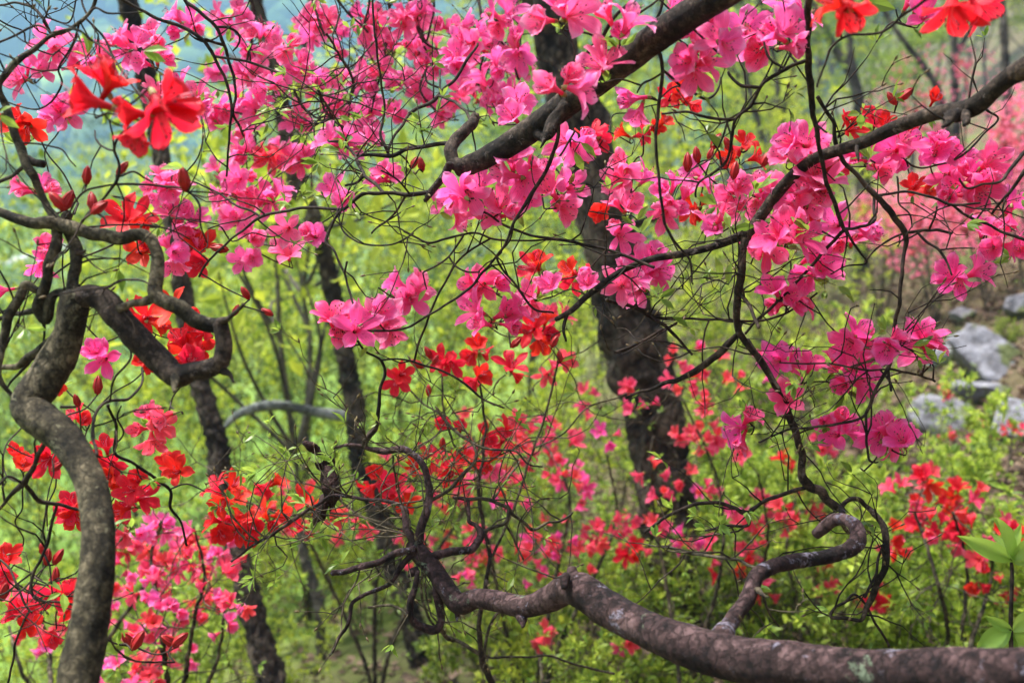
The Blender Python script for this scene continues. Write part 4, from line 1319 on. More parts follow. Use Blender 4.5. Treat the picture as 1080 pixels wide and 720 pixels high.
A.buds("103,406,90 80,420,100 50,586,80 62,586,60 59,603,90 44,577,100 4,624,70 135,674,120 145,676,60 180,676,140 190,674,40 96,480,130 62,490,40", 1.3)
A.finish()

# ------------------------------------------------------------------ upper bough with the bare broken stub
base = ground(1560, 1.0)
U = Plant("azalea_tree", base, "thick bare azalea bough slanting down from the top edge to a broken stub", "azalea", None, 'bark_brown', 'twig', 3)
c = [(base - Vector((0, 0, .1)), .034), (P(1560, 700, 1.0), .030), (P(1500, 150, 1.0), .026), (P(1320, -110, 1.0), .022), (P(1050, -150, 1.02), .019), (P(880, -75, 1.05), .0175)]
for x, y, w, d in [(790, -22, 37, 1.08), (742, 6, 36, 1.12), (700, 34, 33, 1.17), (656, 68, 30, 1.22), (608, 102, 29, 1.27), (570, 130, 27, 1.31), (528, 158, 24, 1.34), (496, 174, 22, 1.37), (483, 178, 17, 1.38)]:
    c.append((P(x, y, d), w / 2 / FPX * d))
U.wood(c, 'trunk', .08)
U.px("566,134,16 570,142,12 572,150,8 570,156,3", 1.31, 1.29, part=1, knob=.30)
U.px("598,112,18 585,128,15 577,142,9 573,150,3", 1.27, 1.25, part=1, knob=.30)
U.px("490,176,16 478,170,14 474,160,14 480,148,14 492,138,13 501,130,12 503,122,10", 1.37, 1.40, part=1)
U.px("474,172,10 468,184,8 460,194,8 452,206,7 448,212,6", 1.37, 1.38, part=1)
U.px("454,203,6 432,206,6 416,204,5 400,204,5 382,204,5 372,212,5 360,221,4 344,220,4 324,219,4 296,224,4 274,228,4 262,238,3.5 246,250,3 232,264,3 220,276,3 210,292,3", part=1)
U.px("474,152,6 452,154,6 432,157,6 420,162,6 408,164,6 390,163,4 376,163,3.5 366,156,4 358,151,4 346,148,3", 1.4, 1.5, part=1)
U.px("376,163,4 380,176,4.5 384,184,4.5 394,192,4.5 406,202,4.5", end=True)
U.px("410,164,4 406,154,4 402,144,4 404,126,4 406,112,3 402,90,3 398,60,3 394,20,3 392,-20,3")
U.px("274,228,3 264,222,3 252,218,3 234,206,2.5 216,197,2.5 204,192,2")
U.px("360,222,4 352,232,4 346,246,4 344,256,4 352,264,3 358,276,3 364,288,3 366,300,3 370,312,3 376,332,3 378,344,3")
U.px("428,207,3 412,230,3 400,238,3 392,246,2.5"); U.px("356,226,2.5 362,244,2.5 376,254,2.5 396,259,2.5 416,257,2.5 436,246,2.5")
U.px("384,186,4 374,194,3 364,196,3"); U.px("432,204,3 420,190,2.5 402,180,2.5")
U.px("470,184,3 472,192,3 486,208,3 498,216,3 518,228,3 530,236,3 540,241,3.5 560,248,3.5 592,253,4 624,259,4 648,266,4 668,274,4 690,282,4", 1.38, 1.36, part=1)
U.px("589,132,5 588,146,5 576,178,5 560,206,5 544,230,4 536,250,3.5 526,268,3.5 518,278,3 508,288,3.5 500,300,3.5 488,310,3.5 470,322,3 452,332,3 432,344,3 414,348,3 400,349,3.5 376,349,3", 1.3, 1.38, part=1)
U.px("606,138,3 594,160,3 578,182,3 572,200,2.5 574,220,2"); U.px("583,174,2.5 596,188,2.5 606,196,2")
U.px("542,236,2.5 536,256,2.5 524,272,3 530,284,3 540,296,3 552,312,3.5 564,326,3 584,330,2.5")
U.px("426,244,3 440,251,3 454,256,3 470,252,3 484,248,3 502,246,3 520,252,3 544,254,2.5 568,254,2.5 600,253,2", 1.42, 1.4)
U.px("488,250,3 480,262,3 472,272,3 458,282,2.5 446,288,2.5"); U.px("516,254,3 500,262,3 486,272,3 474,290,3 462,310,3 454,330,3 448,346,3 440,366,3 436,382,3")
U.px("474,272,2.5 480,280,2.5 490,286,2.5 506,287,2.5"); U.px("374,350,3 378,362,3 386,372,3 402,378,3.5 406,390,4 402,410,4 400,430,5 396,452,6 388,462,6 384,468,5", 1.39, 1.45, part=1)
U.px("402,379,3 420,379,2.5 434,381,3 450,386,3 464,390,3 492,406,3.5 512,422,3 532,430,2.5")
U.px("432,120,5 446,112,5 462,102,5 468,94,4 478,86,4 486,74,4 494,62,4 500,54,3 504,46,3", 1.5, 1.55); U.px("464,102,4 476,106,4 490,116,4 497,128,4", end=True)
U.px("463,96,3 464,84,3 464,74,3"); U.px("462,94,3 450,86,3 448,76,3"); U.px("434,120,4 426,130,4 416,142,3.5 408,160,4", end=True)
U.px("606,88,5 612,72,5 622,54,5 634,40,5.5 642,26,5 652,14,4.5 664,4,4.5 680,-20,4.5", 1.24, 1.15, part=1)
U.px("620,58,4 632,50,4 640,42,4 652,32,3.5 670,18,3.5 690,2,3 710,-20,3"); U.px("690,24,4.5 696,12,4 702,-10,4"); U.px("634,50,2.5 630,66,2"); U.px("612,72,2.5 600,76,2.5 592,84,2")
U.px("693,48,5 697,62,5 698,74,5 697,94,5 695,112,5 693,140,4.5 693,156,4 694,180,4 695,200,4 699,220,4 702,236,4 708,250,3.5 716,260,3.5 726,272,3 730,288,3 731,300,2.5", 1.18, 1.22, part=1)
U.px("699,75,3.5 708,82,3.5 718,90,3.5 732,98,3.5 744,105,3.5 752,101,3 757,94,3 760,82,2.5"); U.px("697,77,3 688,84,3 678,89,3 672,98,2")
U.px("606,98,3 616,116,2.5 622,126,2")
U.px("364,288,3 366,276,3")
U.sprout(36, (.04, .14), 2, region=(200, 100, 560, 300), leaf=.35, bud=.4)
U.sprout(14, (.04, .14), 2, region=(400, 220, 760, 440), leaf=.3, bud=.5)
U.flowers("472,214 486,228; 494,206 482,200", 1.36, 'pink', face=.5, keep=.82)
U.flowers("500,188 506,194; 428,308 418,298 440,302; 404,338 392,346 412,352; 388,334 402,328; 434,314 424,320", 1.42, 'pink', face=.5, keep=.82)
U.flowers("540,165 534,184 560,174 552,190; 528,214 518,204 536,226 520,226; 548,214 556,206; 580,180 590,172 602,196 592,212 578,212; 596,220 580,200", 1.40, 'pink', face=.8, keep=.82)
U.flowers("540,122 548,108 546,132", 1.38, 'pink', size=1.05, keep=.82)
U.flowers("572,22 606,14 586,36 592,6; 582,92 600,82 606,66 614,96; 640,62 628,70", 1.12, 'pink', size=1.0, face=.9, keep=.82)
U.flowers("666,20 654,34 674,36 646,28; 640,16; 740,24 728,30 752,18; 736,50 724,64 746,62 732,76; 766,46 768,58 760,40", 1.16, 'pink', size=.95, keep=.82)
U.flowers("668,104,1.25,190; 674,120,1.25,250; 680,0 700,4 712,8", 1.25, 'pink', size=.9, keep=.82)
U.flowers("350,332 358,346; 362,336; 376,346", 1.38, 'deep_pink', size=1.05, face=.5, keep=.82)
U.flowers("496,304 508,300 524,298; 500,326 532,330 516,340; 545,326 538,344 508,340", 1.38, 'deep_pink', size=.9, keep=.82)
U.flowers("558,310 570,300 562,322; 580,300; 620,298; 616,288", 1.5, 'pink', size=.8, keep=.82)
U.flowers("655,172 662,182; 652,192 668,188 684,186; 650,240 656,250 660,226; 650,215 664,216; 606,155 594,150 616,145; 622,158", 1.5, 'pink', size=.92, keep=.82)
U.flowers("302,242 305,250; 325,246 333,248; 262,244 268,252; 256,274 266,272; 299,274 296,264 304,266; 350,198 356,212 348,218 362,212; 404,180 412,184 400,190; 358,148 367,150 346,146; 390,146", 1.62, 'pink', size=.92, keep=.82)
U.flowers("560,282 568,276; 600,284 614,288 606,294; 632,146 620,150 626,138; 632,224", 1.6, 'red', size=.8)
U.flowers("707,103 716,98; 724,104 730,110; 656,140 676,142; 692,134 700,128 684,138", 1.7, 'red', size=.75)
U.buds("438,170,60 444,172,100 258,308,120 250,325,60 280,328,150 232,262,170 545,360,45", 1.45)
U.leaves_px("612,150,630,166; 606,160,616,182; 606,182,600,196; 618,194,610,204; 548,225,552,240; 380,232,372,222; 422,230,428,220; 450,305,440,318; 655,228,668,236; 672,232,684,216; 745,66,752,80; 764,66,766,78", 1.38)
U.finish()

# ------------------------------------------------------------------ pink azalea hanging in from above, top centre-left
base = ground(-210, 2.0)
T = Plant("azalea_tree", base, "slender azalea whose soft pink blossoms hang before the blue valley, left of centre", "azalea", None, 'bark_grey', 'twig', 4)
c = [(base - Vector((0, 0, .1)), .03), (P(-210, 500, 2.0), .026), (P(-170, 60, 2.0), .02), (P(-60, -70, 1.98), .016), (P(120, -80, 1.95), .012), (P(330, -60, 1.95), .009), (P(500, -50, 1.95), .006)]
T.wood(c, 'trunk', .08)
T.px("116,-72,5 128,0,4 144,8,4 170,20,4.5 190,28,5 216,44,5 224,56,5 230,70,4.5 236,82,4 241,96,4 244,120,4 242,136,3.5 240,156,3 239,186,3", 1.5, 1.6, part=1)
T.px("180,-76,5 195,0,4.5 206,9,4.5 216,18,4.5 228,28,4.5 236,46,4.5 242,66,4 247,84,4 248,100,3.5 246,122,3.5 252,134,3 257,144,2.5", 1.5, 1.6, part=1)
T.px("228,28,3.5 242,30,3.5 253,40,3 250,50,2.5 246,54,2"); T.px("228,58,3.5 256,64,3.5 276,70,3.5 297,78,3"); T.px("216,46,3 206,40,2.5 200,36,2"); T.px("230,50,4 216,42,4")
for s in ["270,-70,5 262,-20,4 268,20,3.5 262,70,3 274,110,3 268,140,2.5", "330,-62,5 350,-10,4 362,8,3.5 378,24,3 388,34,3", "345,36,3 352,48,3 362,66,3 370,80,3 372,95,3 366,110,2.5",
          "340,-60,4 330,0,3.5 342,38,3.5", "420,-56,5 436,10,4 440,26,4 448,44,3.5 462,52,3 478,56,2.5", "384,30,3 388,12,3 390,-50,4", "450,44,3 454,28,3 458,0,3 462,-52,4",
          "500,-50,5 520,10,4 528,40,3 540,60,3 548,84,3", "336,96,3 344,118,3 356,130,3 372,140,3 398,148,2.5", "336,96,3 350,124,3 354,140,2.5", "310,95,3 322,116,3 340,128,2.5"]:
    T.px(s, 1.95 if '-' in s else None, 1.95)
T.sprout(70, (.05, .18), 2, region=(200, -30, 580, 200), leaf=.55, bud=.3)
F1 = "230,15 248,14 240,28; 258,20 252,8; 275,30 284,38 268,36; 256,48 262,56; 294,48 307,46 300,56; 325,20 348,18 336,28; 350,24 328,40; 318,62 312,75; 326,80 336,86; 341,78 332,94 346,88; 252,76 268,75; 292,90 284,86 278,94; 262,105 276,105 268,118; 258,112 250,96 262,124; 220,105 232,115; 218,120 238,120 228,126; 314,118 320,130 310,128; 358,108 363,120 350,114; 378,14 391,20; 400,14 386,32 398,30; 420,18 429,14 425,28"
F2 = "395,50 412,45 426,46; 385,72 396,78 406,70; 415,86 428,80; 390,92 378,88; 394,110 390,120; 416,116 422,124; 262,138 256,142; 350,140 368,138; 390,136 384,142 396,144; 436,10 450,8 440,22; 435,45 441,56; 455,60 458,72 448,66; 434,82 440,96 450,106; 468,116 472,122 464,124"
F3 = "466,28 478,30 490,28; 505,35 486,42 496,46; 518,14 529,20; 539,12 524,28; 545,40 540,52 549,60; 551,72 543,68; 480,60 484,72 474,66; 505,52 516,46; 522,60 526,76; 506,82 514,92; 498,96 511,106; 488,98 480,106; 545,96 535,102; 520,106 528,112"
T.flowers(F1, 1.95, 'pink', leafy=.4, djit=.10, size=.95)
T.flowers(ell([(300, 50, 70, 45, 16), (370, 70, 60, 50, 14)], 2, 12), 2.3, 'pink', leafy=.3, djit=.15)
T.finish()
base = ground(-330, 2.3)
T2 = Plant("azalea_tree", base, "second slender azalea, its pink blossoms crowding against the bare upper bough and its stub", "azalea", None, 'bark_grey', 'twig', 5)
c = [(base - Vector((0, 0, .1)), .03), (P(-330, 500, 2.3), .026), (P(-250, -20, 2.25), .02), (P(-60, -110, 2.2), .016), (P(220, -110, 2.15), .013), (P(420, -80, 2.1), .010), (P(560, -60, 2.05), .007), (P(640, -40, 2.05), .005)]
T2.wood(c, 'trunk', .08)
for s in ["400,-80,5 408,-10,4 412,30,3.5 404,62,3 398,90,3 392,118,3", "440,-74,5 446,-10,4 444,30,3.5 450,70,3 444,100,3 462,118,2.5", "500,-66,5 505,0,4 512,40,3.5 508,70,3 502,96,2.5", "550,-60,5 545,0,4 548,40,3 550,72,2.5", "412,40,3 380,70,2.5 372,90,2.5 366,130,2.5"]:
    T2.px(s, 2.08, 1.98)
T2.sprout(50, (.05, .18), 2, region=(360, -30, 600, 160), leaf=.5, bud=.3)
T2.flowers(F2, 2.0, 'pink', leafy=.4, djit=.10, size=.95)
T2.flowers(F3, 1.9, 'pink', leafy=.4, djit=.10, size=1.05)
U2 = "255,166 250,158 262,155; 250,188 262,186; 240,202 232,206 254,204; 275,206 290,204; 286,212 268,214 296,198; 244,222 240,231 251,230"
T2.connect(P(260, 150, 1.9), .0012)
T2.flowers(U2 + "; 306,166 322,162 316,172", 1.85, 'pink')
T2.flowers("290,162 284,168 278,164 296,170", 1.85, 'coral')
T2.flowers(ell([(450, 60, 60, 50, 16), (520, 70, 40, 50, 12), (250, 190, 50, 40, 8)], 2, 12), 2.3, 'pink', leafy=.3, djit=.15)
T2.finish()

# ------------------------------------------------------------------ right arching bough
base = ground(1380, 1.0)
Rp = Plant("azalea_tree", base, "azalea with a dark bough arching down from the right edge, forking over the centre", "azalea", None, 'bark_brown', 'twig', 6)
c = [(base - Vector((0, 0, .1)), .03), (P(1380, 700, 1.0), .026), (P(1340, 260, 1.0), .020), (P(1250, 60, 1.02), .0155), (P(1160, 40, 1.05), .0130)]
for x, y, w, d in [(1080, 73, 24, 1.08), (1064, 82, 21, 1.1), (1044, 99, 20, 1.12), (1028, 112, 21, 1.14), (1012, 117, 20, 1.16), (994, 118, 16, 1.18), (964, 127, 15, 1.21), (934, 139, 14, 1.24), (912, 150, 13, 1.27), (886, 158, 12.5, 1.29), (858, 168, 12.5, 1.31), (838, 184, 12, 1.33), (818, 206, 12, 1.35), (802, 228, 12.5, 1.36), (788, 246, 12, 1.37), (776, 251, 10, 1.38), (752, 260, 8, 1.38), (718, 268, 7.5, 1.38), (688, 273, 7.5, 1.37), (668, 280, 7, 1.37), (650, 289, 7, 1.37), (634, 301, 7.5, 1.36), (618, 313, 7, 1.36), (602, 328, 6.5, 1.35), (586, 337, 5, 1.35)]:
    c.append((P(x, y, d), w / 2 / FPX * d))
Rp.wood(c, 'trunk', .08)
Rp.px("1016,120,14 1006,124,13 1000,130,9 994,134,4", 1.15, 1.12, part=1, knob=.30)
Rp.px("1020,118,11 1020,126,10 1017,132,6", 1.15, 1.11, part=1, knob=.30)
Rp.px("904,155,6 904,164,5 905,170,2", 1.27, 1.25, part=1)
Rp.px("598,332,5 595,338,4.5 594,348,4 597,360,2.5")
Rp.px("788,246,9 785,260,9 782,284,9 780,300,9 778,328,8 780,346,7.5 786,358,7 796,372,7 808,392,7 818,410,7 827,424,7.5 832,440,8 840,456,8 844,474,8 846,490,8.5 848,504,9 856,513,10 866,516,10 874,528,9 884,537,10", 1.37, 1.46, part=1)
Rp.px("783,306,5 788,318,5 794,330,5 800,346,4.5"); Rp.px("788,358,5 796,370,5 804,380,5 813,396,5 822,410,4.5", 1.42, 1.40)
Rp.px("781,350,6 770,360,7 756,374,8 746,384,7.5 734,391,7 718,398,6 702,404,5.5 680,412,4 660,420,3", 1.4, 1.5, part=1)
Rp.px("648,372,4 668,364,4 688,354,4 700,348,4 714,340,3.5", 1.5, 1.5); Rp.px("640,316,5 660,322,5 674,328,5 690,337,4.5 704,346,4.5 714,355,4 722,366,3.5 730,374,3", 1.45, 1.5)
Rp.px("688,334,3.5 710,335,3.5 748,337,3.5 776,338,3 800,338,3.5 828,331,3 846,320,2.5 862,309,2.5", 1.47, 1.4)
Rp.px("786,352,3.5 796,340,3.5 818,320,4 836,302,4.5 848,289,4.5 864,272,4.5 876,258,4.5 890,243,5", 1.4, 1.33)
Rp.px("853,-60,7 853,0,7 852,30,7 852,60,7 855,95,7 858,115,6.5 862,134,6 865,160,6 872,190,5.5 882,220,5.5 890,241,5.5", 1.1, 1.3, part=1)
Rp.px("1160,42,7 1100,-30,6 960,-70,6 856,-66,6", 1.05, 1.1, part=1)
Rp.px("890,241,4 904,240,4 922,231,4.5 922,220,4.5 922,208,4"); Rp.px("892,243,3.5 900,256,3.5 908,267,3 914,275,2.5 890,282,2 876,289,2")
Rp.px("862,102,5 872,118,5 878,128,5 884,162,6 904,186,6 926,208,6.5 944,230,6.5 955,244,6.5 955,264,5 952,287,5 949,312,5 945,336,5 942,358,5.5 939,384,6 930,400,4.5 924,412,4.5 914,431,4.5 912,438,4 904,443,4 884,446,3.5 864,449,3.5 840,452,3 818,457,3 800,466,2.5", 1.28, 1.38, part=1)
for s in ["939,390,4 940,412,3.5", "913,436,3.5 914,456,3.5 914,472,3.5 918,486,3 926,487,2.5", "939,389,3.5 952,392,3.5 964,394,3.5 986,402,3", "938,388,3 916,390,3 896,387,3 874,384,2.5 850,384,2.5 822,382,2",
          "926,206,4 945,203,3.5 964,203,3.5 984,208,3.5 1004,216,3.5 1020,216,3 1034,214,2.5", "1004,216,3.5 1024,230,3.5 1044,238,3.5 1062,246,4 1080,253,4 1100,260,4", "956,244,4.5 974,244,4 990,243,4 1004,246,3.5",
          "980,243,3 986,230,3 988,218,2.5", "968,246,3.5 978,256,3.5 990,264,3.5 998,274,3 1004,290,2.5", "990,264,2.5 1010,262,2 1028,262,2", "946,186,2.5 948,200,2.5 948,214,2.5 960,226,2.5 962,240,2",
          "954,168,2.5 962,174,2.5 972,177,2.5 988,174,2.5 1000,171,2.5 1020,160,3 1034,144,3 1052,124,3 1040,116,3", "956,246,3 940,252,3 922,264,2.5 912,276,2.5",
          "1100,130,5 1080,160,5 1066,178,5 1058,190,4 1036,195,3 1018,198,3 1012,188,2.5", "1100,160,5 1080,180,5 1064,204,4.5 1046,226,3"]:
    Rp.px(s, 1.25 if s[:4] == '1100' else None)
for s in ["852,62,5 840,68,5 828,74,5 804,88,5 796,102,4.5 790,112,4.5 776,126,4.5 773,142,4 764,172,4 750,184,3.5 736,194,3 734,208,2.5", "774,126,4 758,125,4 748,124,4 738,122,4 728,118,3.5 712,119,3 698,120,2.5",
          "800,91,4.5 790,92,4.5 782,91,4.5 774,84,4 768,76,4", "840,67,3.5 832,52,3.5 826,40,2.5", "828,73,3.5 812,62,3.5 807,50,3 806,38,2.5", "852,32,4 846,24,3.5 838,14,3 834,-4,3",
          "1090,-32,4 1020,-20,4 975,0,4 965,8,4 952,16,4 942,26,3.5 930,34,3.5 912,37,3.5 896,37,3.5 886,42,3.5 876,52,3.5 872,62,3 864,84,2.5 862,92,2.5", "894,36,3 904,18,3 913,2,3 918,-12,3", "887,40,3 886,24,3 887,8,3 880,0,2.5",
          "846,518,6 828,520,5.5 812,526,5.5 800,533,5 788,540,5.5 772,534,5 748,530,5 734,531,5 720,537,4.5 702,546,4.5 680,562,4", "790,541,4.5 790,551,4 768,554,3.5 742,559,3", "864,130,3 872,140,2.5"]:
    Rp.px(s, 1.0 if s.startswith('1090') else None)
Rp.px("886,538,7 888,532,6 894,527,6 902,526,6 914,534,6 923,543,6.5 930,552,7 934,566,7.5 935,578,7.5 933,594,7.5 926,614,7 916,636,6.5 908,654,5", 1.46, 1.42, part=1)
Rp.px("908,654,5 892,652,5 876,650,5 880,642,3.5 892,634,3.5 900,626,3.5 912,636,3 918,648,3.5 928,664,3.5 937,681,3.5"); Rp.px("927,570,3.5 926,588,3.5 924,606,3.5 918,618,3.5 912,630,3")
Rp.sprout(36, (.04, .14), 2, region=(600, 60, 900, 320), leaf=.35, bud=.4)
Rp.sprout(34, (.05, .18), 3, region=(600, 300, 960, 480), leaf=.3, bud=.4)
Rp.sprout(24, (.04, .12), 2, region=(900, 100, 1090, 480), leaf=.3, bud=.4)
Rp.sprout(18, (.05, .2), 2, region=(700, 480, 960, 680), leaf=.3, bud=.4)
Rp.flowers("800,18 788,30 812,14 796,42; 832,30 816,36 836,50; 802,56 826,8 846,16", 1.2, 'pink', size=1.0, keep=.82)
Rp.flowers("712,192 700,200 706,216; 722,206 714,222 700,226; 746,192 738,200 734,184; 770,206 780,196; 786,206 764,216 776,218; 800,192 806,206 796,216; 814,194 822,200; 746,230 760,224; 770,236 754,240 764,228", 1.48, 'pink', size=.95, keep=.82)
Rp.flowers("690,270 680,280; 696,286 660,284 674,286; 665,294 655,300; 686,290 672,306", 1.45, 'pink', size=.98, keep=.82)
Rp.flowers("826,164 840,158; 850,150 834,148 861,154; 846,202 860,200; 836,212 852,216; 868,190 865,202 858,178", 1.36, 'pink', keep=.82)
Rp.flowers("815,248 832,242 846,250; 800,256 812,262; 840,276 856,270 863,286; 868,280 852,292", 1.34, 'deep_pink', size=1.02, keep=.82)
Rp.flowers("816,304 830,312 838,320; 820,322 846,316; 826,374 836,384 818,380; 848,376 856,384", 1.42, 'deep_pink', size=.9, keep=.82)
Rp.flowers("880,236 894,226 910,240; 886,256 900,250 918,246", 1.42, 'pink', keep=.82)
Rp.flowers("905,166 920,170 930,178; 940,160 955,150; 946,172 966,152; 986,160 1000,160 990,150", 1.38, 'deep_pink', keep=.82)
Rp.flowers("1000,186 1012,180 1022,174; 1030,186 1010,197 1030,202; 1046,170 1051,182; 1024,206 990,196 1000,208; 1036,200 1042,190", 1.42, 'deep_pink', face=.8, keep=.82)
Rp.flowers("1070,214 1078,226 1064,232; 1035,240 1040,252; 1050,246 1066,260 1046,262; 1076,262", 1.5, 'deep_pink', size=.95, keep=.82)
Rp.flowers("1002,288,1.42,150,.9; 1032,286,1.42,30,.9; 1010,296,1.42,250,.5", 1.42, 'deep_pink', size=.98, keep=.82)
Rp.flowers("905,350 894,362 912,362; 884,384 896,396; 908,400 890,406 900,384; 944,356 956,360 936,366; 976,354 986,362 968,364", 1.36, 'deep_pink', size=1.0, keep=.82)
Rp.flowers("830,420 845,412 836,428; 776,452,1.42,190,.4; 790,440,1.42,60,.6; 782,464,1.42,240,.4; 870,446 884,440; 896,452 880,456", 1.42, 'deep_pink', keep=.82)
Rp.flowers("926,460 942,454; 946,470 930,450; 918,444 952,462", 1.34, 'deep_pink', size=1.02, keep=.82)
Rp.flowers("780,158 786,150; 798,166 770,166; 735,226 728,220 742,214; 850,220 856,228; 893,126 898,136; 924,128 918,120; 934,130; 958,142; 880,170 888,178; 985,105; 978,200 964,196", 1.55, 'red', size=.72)
Rp.flowers("1004,12,.98,262,.25; 1036,6,.98,312,.25", .98, 'red', size=1.05, leafy=0, var=[3, 2])
Rp.flowers("876,2,.95,160,.2; 896,10,.95,290,.3", .95, 'red', size=1.0, leafy=0)
Rp.flowers("968,8 976,16; 960,0", 1.25, 'deep_pink', size=.8, keep=.82)
Rp.buds("735,163,100 750,160,70 762,170,120 775,180,80 940,103,125 955,100,40 872,172,100 808,168,60 725,172,90 755,150,60 768,152,120 852,182,90 870,252,90", 1.45)
Rp.leaves_px("945,10,908,0; 676,246,662,236; 676,246,688,226; 768,300,770,276; 760,296,756,270; 742,292,750,282", 1.3)
Rp.finish()

# ------------------------------------------------------------------ bottom bough
base = ground(1300, .95)
B = Plant("azalea_tree", base, "thick reddish brown azalea bough along the bottom edge with a twisted left tip", "azalea", None, 'bark_red', 'twig_pale', 7)
c = [(base - Vector((0, 0, .1)), .034), (P(1300, 900, .90), .030), (P(1230, 760, .88), .026), (P(1160, 716, .88), .0235)]
for x, y, w, d in [(1080, 710, 56, .90), (1000, 710, 54, .93), (900, 707, 52, .98), (820, 701, 50, 1.03), (760, 692, 48, 1.07), (715, 678, 45, 1.10), (680, 662, 40, 1.14), (655, 649, 36, 1.17), (630, 635, 36, 1.2), (612, 622, 36, 1.22), (600, 620, 30, 1.24), (582, 629, 28, 1.26), (552, 639, 26, 1.29), (528, 634, 24, 1.31), (502, 631, 22, 1.33), (484, 637, 24, 1.34), (472, 622, 21, 1.35), (456, 598, 20, 1.37), (443, 584, 20, 1.38), (436, 572, 17, 1.39)]:
    c.append((P(x, y, d), w / 2 / FPX * d))
B.wood(c, 'trunk', .11)
B.px("606,612,16 604,604,15 603,599,11", 1.23, 1.24, part=1); B.px("548,645,14 550,654,10 551,661,4", 1.29, 1.27, part=1); B.px("484,640,12 483,648,8 482,654,3", 1.34, 1.33, part=1)
B.px("600,608,10 597,612,11 596,620,8", 1.21, 1.2, part=1); B.px("440,602,10 434,604,9 431,607,5", 1.37, 1.36, part=1)
B.px("440,580,13 444,562,10 451,532,8 453,512,8 449,496,7 441,484,7 430,477,8 414,474,7.5 400,474,6.5 390,474,6 376,469,5 362,470,4 348,474,3.5", 1.38, 1.48, part=1)
B.px("438,576,10 432,562,9 429,548,8 427,538,7 420,532,5 412,530,5 398,528,4.5 384,526,4.5 368,523,4 354,522,4.5 336,530,4.5 324,537,4.5 312,546,4.5 290,562,4 268,574,3.5 244,592,3", 1.38, 1.5, part=1)
B.px("438,578,9 420,584,8 408,588,7.5 394,593,7 380,598,6.5 364,602,6.5 350,604,6.5", 1.37, 1.36, part=1)
B.px("438,582,8 430,588,7 416,608,6 406,617,5.5 396,622,5.5 384,626,5 372,634,5.5 369,650,5 364,662,4.5 358,672,4.5 347,691,3", 1.37, 1.34, part=1)
B.px("452,590,10 462,584,9 472,581,9 486,579,8 498,577,8 504,570,8 508,560,8 504,553,6 496,548,5.5 496,542,5 494,534,5 492,528,5 486,525,5 478,524,4", 1.37, 1.45, part=1)
B.px("508,562,5 520,556,5 530,553,4.5 535,546,5 536,536,5 528,532,5 520,528,5 508,526,5 492,526,5", end=True, part=1); B.px("537,538,4.5 548,547,4.5 562,557,4.5 576,552,3.5 592,548,3.5 604,540,2.5")
B.px("520,528,3 530,512,3 540,498,3 548,486,2.5"); B.px("534,552,3.5 540,564,3.5 546,578,3 552,590,2.5"); B.px("453,532,4.5 462,524,5 472,517,5 484,504,4.5 496,493,4 502,486,3")
B.px("460,432,3.5 468,442,4 476,450,4 486,458,4 498,466,4.5 502,478,4 504,490,3.5", 1.48, 1.47, end=True); B.px("499,467,3.5 510,472,3.5 520,474,3.5 532,474,3 544,476,3 556,488,2.5 572,492,2.5")
B.px("456,606,9 460,622,9 464,640,9 464,656,9 458,664,9.5 448,662,9 438,658,9 432,650,8 433,638,7 437,622,6.5 439,606,6 440,594,6", 1.36, 1.36, end=True, part=1)
B.px("436,650,4 420,640,3.5 402,638,3.5 388,640,3"); B.px("464,664,5 472,672,5 478,675,5", 1.37, 1.42)
B.px("384,468,6 390,458,6.5 396,450,6", end=True)
# zigzag side branch with the hooked end
B.px("752,684,26 762,670,25 768,660,18 776,648,17 788,632,17 793,620,16 797,608,16 808,600,16 832,593,16 850,590,15 866,588,15 882,584,16 896,579,17 905,568,17 904,558,15 897,550,14 888,547,13 880,548,14 870,555,14 861,563,11", 1.09, 1.36, part=1)
B.px("798,622,7 806,627,5 811,629,2", 1.16, 1.12, part=1); B.px("884,547,8 887,540,7 886,534,6", 1.38, 1.43, part=1); B.px("888,552,5 894,560,5 900,562,4", 1.36, 1.38)
B.px("698,576,4 716,580,4.5 732,584,4.5 750,586,4 768,588,4.5 782,592,4 797,600,4", 1.4, 1.2); B.px("800,636,3 812,648,3 822,660,2.5")
B.sprout(42, (.05, .18), 3, region=(240, 410, 460, 600), leaf=.3, bud=.45)
B.sprout(30, (.05, .16), 2, region=(430, 420, 620, 660), leaf=.3, bud=.4)
B.sprout(9, (.05, .16), 2, region=(640, 560, 900, 680), leaf=.3, bud=.4)
B.leaves_px("560,480,566,488; 466,484,462,494; 420,486,432,492", 1.45)
B.finish()

# ------------------------------------------------------------------ scarlet azalea of the middle ground
base = ground(520, 1.9)
Mp = Plant("azalea_bush", base, "scarlet azalea with crooked thin stems rising behind the tip of the bottom bough", "azalea", None, 'bark_brown', 'twig_pale', 8)
c = [(base - Vector((0, 0, .1)), .010), (P(526, 820, 1.9), .008), (P(518, 722, 1.85), .006), (P(508, 690, 1.82), .005), (P(507, 642, 1.8), .004), (P(516, 590, 1.8), .0035), (P(505, 520, 1.82), .003), (P(512, 450, 1.85), .0025), (P(505, 400, 1.85), .0018)]
Mp.wood(c, 'branch')
for s in ["510,690,6 494,682,5.5 478,674,5.5 462,664,4 448,640,3.5 440,600,3 430,560,3 420,520,3 414,480,2.5", "514,696,4 522,650,4 540,636,3", "516,694,3 560,692,3 578,691,3 606,700,3 648,710,3", "516,590,4 540,540,3.5 560,480,3 580,420,3 590,370,2.5", "505,500,3 480,470,3 468,430,2.5 466,390,2.5",
          "470,440,2.5 440,420,2.5 424,400,2", "560,470,2.5 590,460,2 620,430,2 650,420,2", "430,560,3 380,545,3 330,540,3 290,545,2.5 260,540,2.5", "380,545,2.5 340,515,2.5 300,505,2", "300,545,2.5 250,520,2.5 235,505,2"]:
    Mp.px(s)
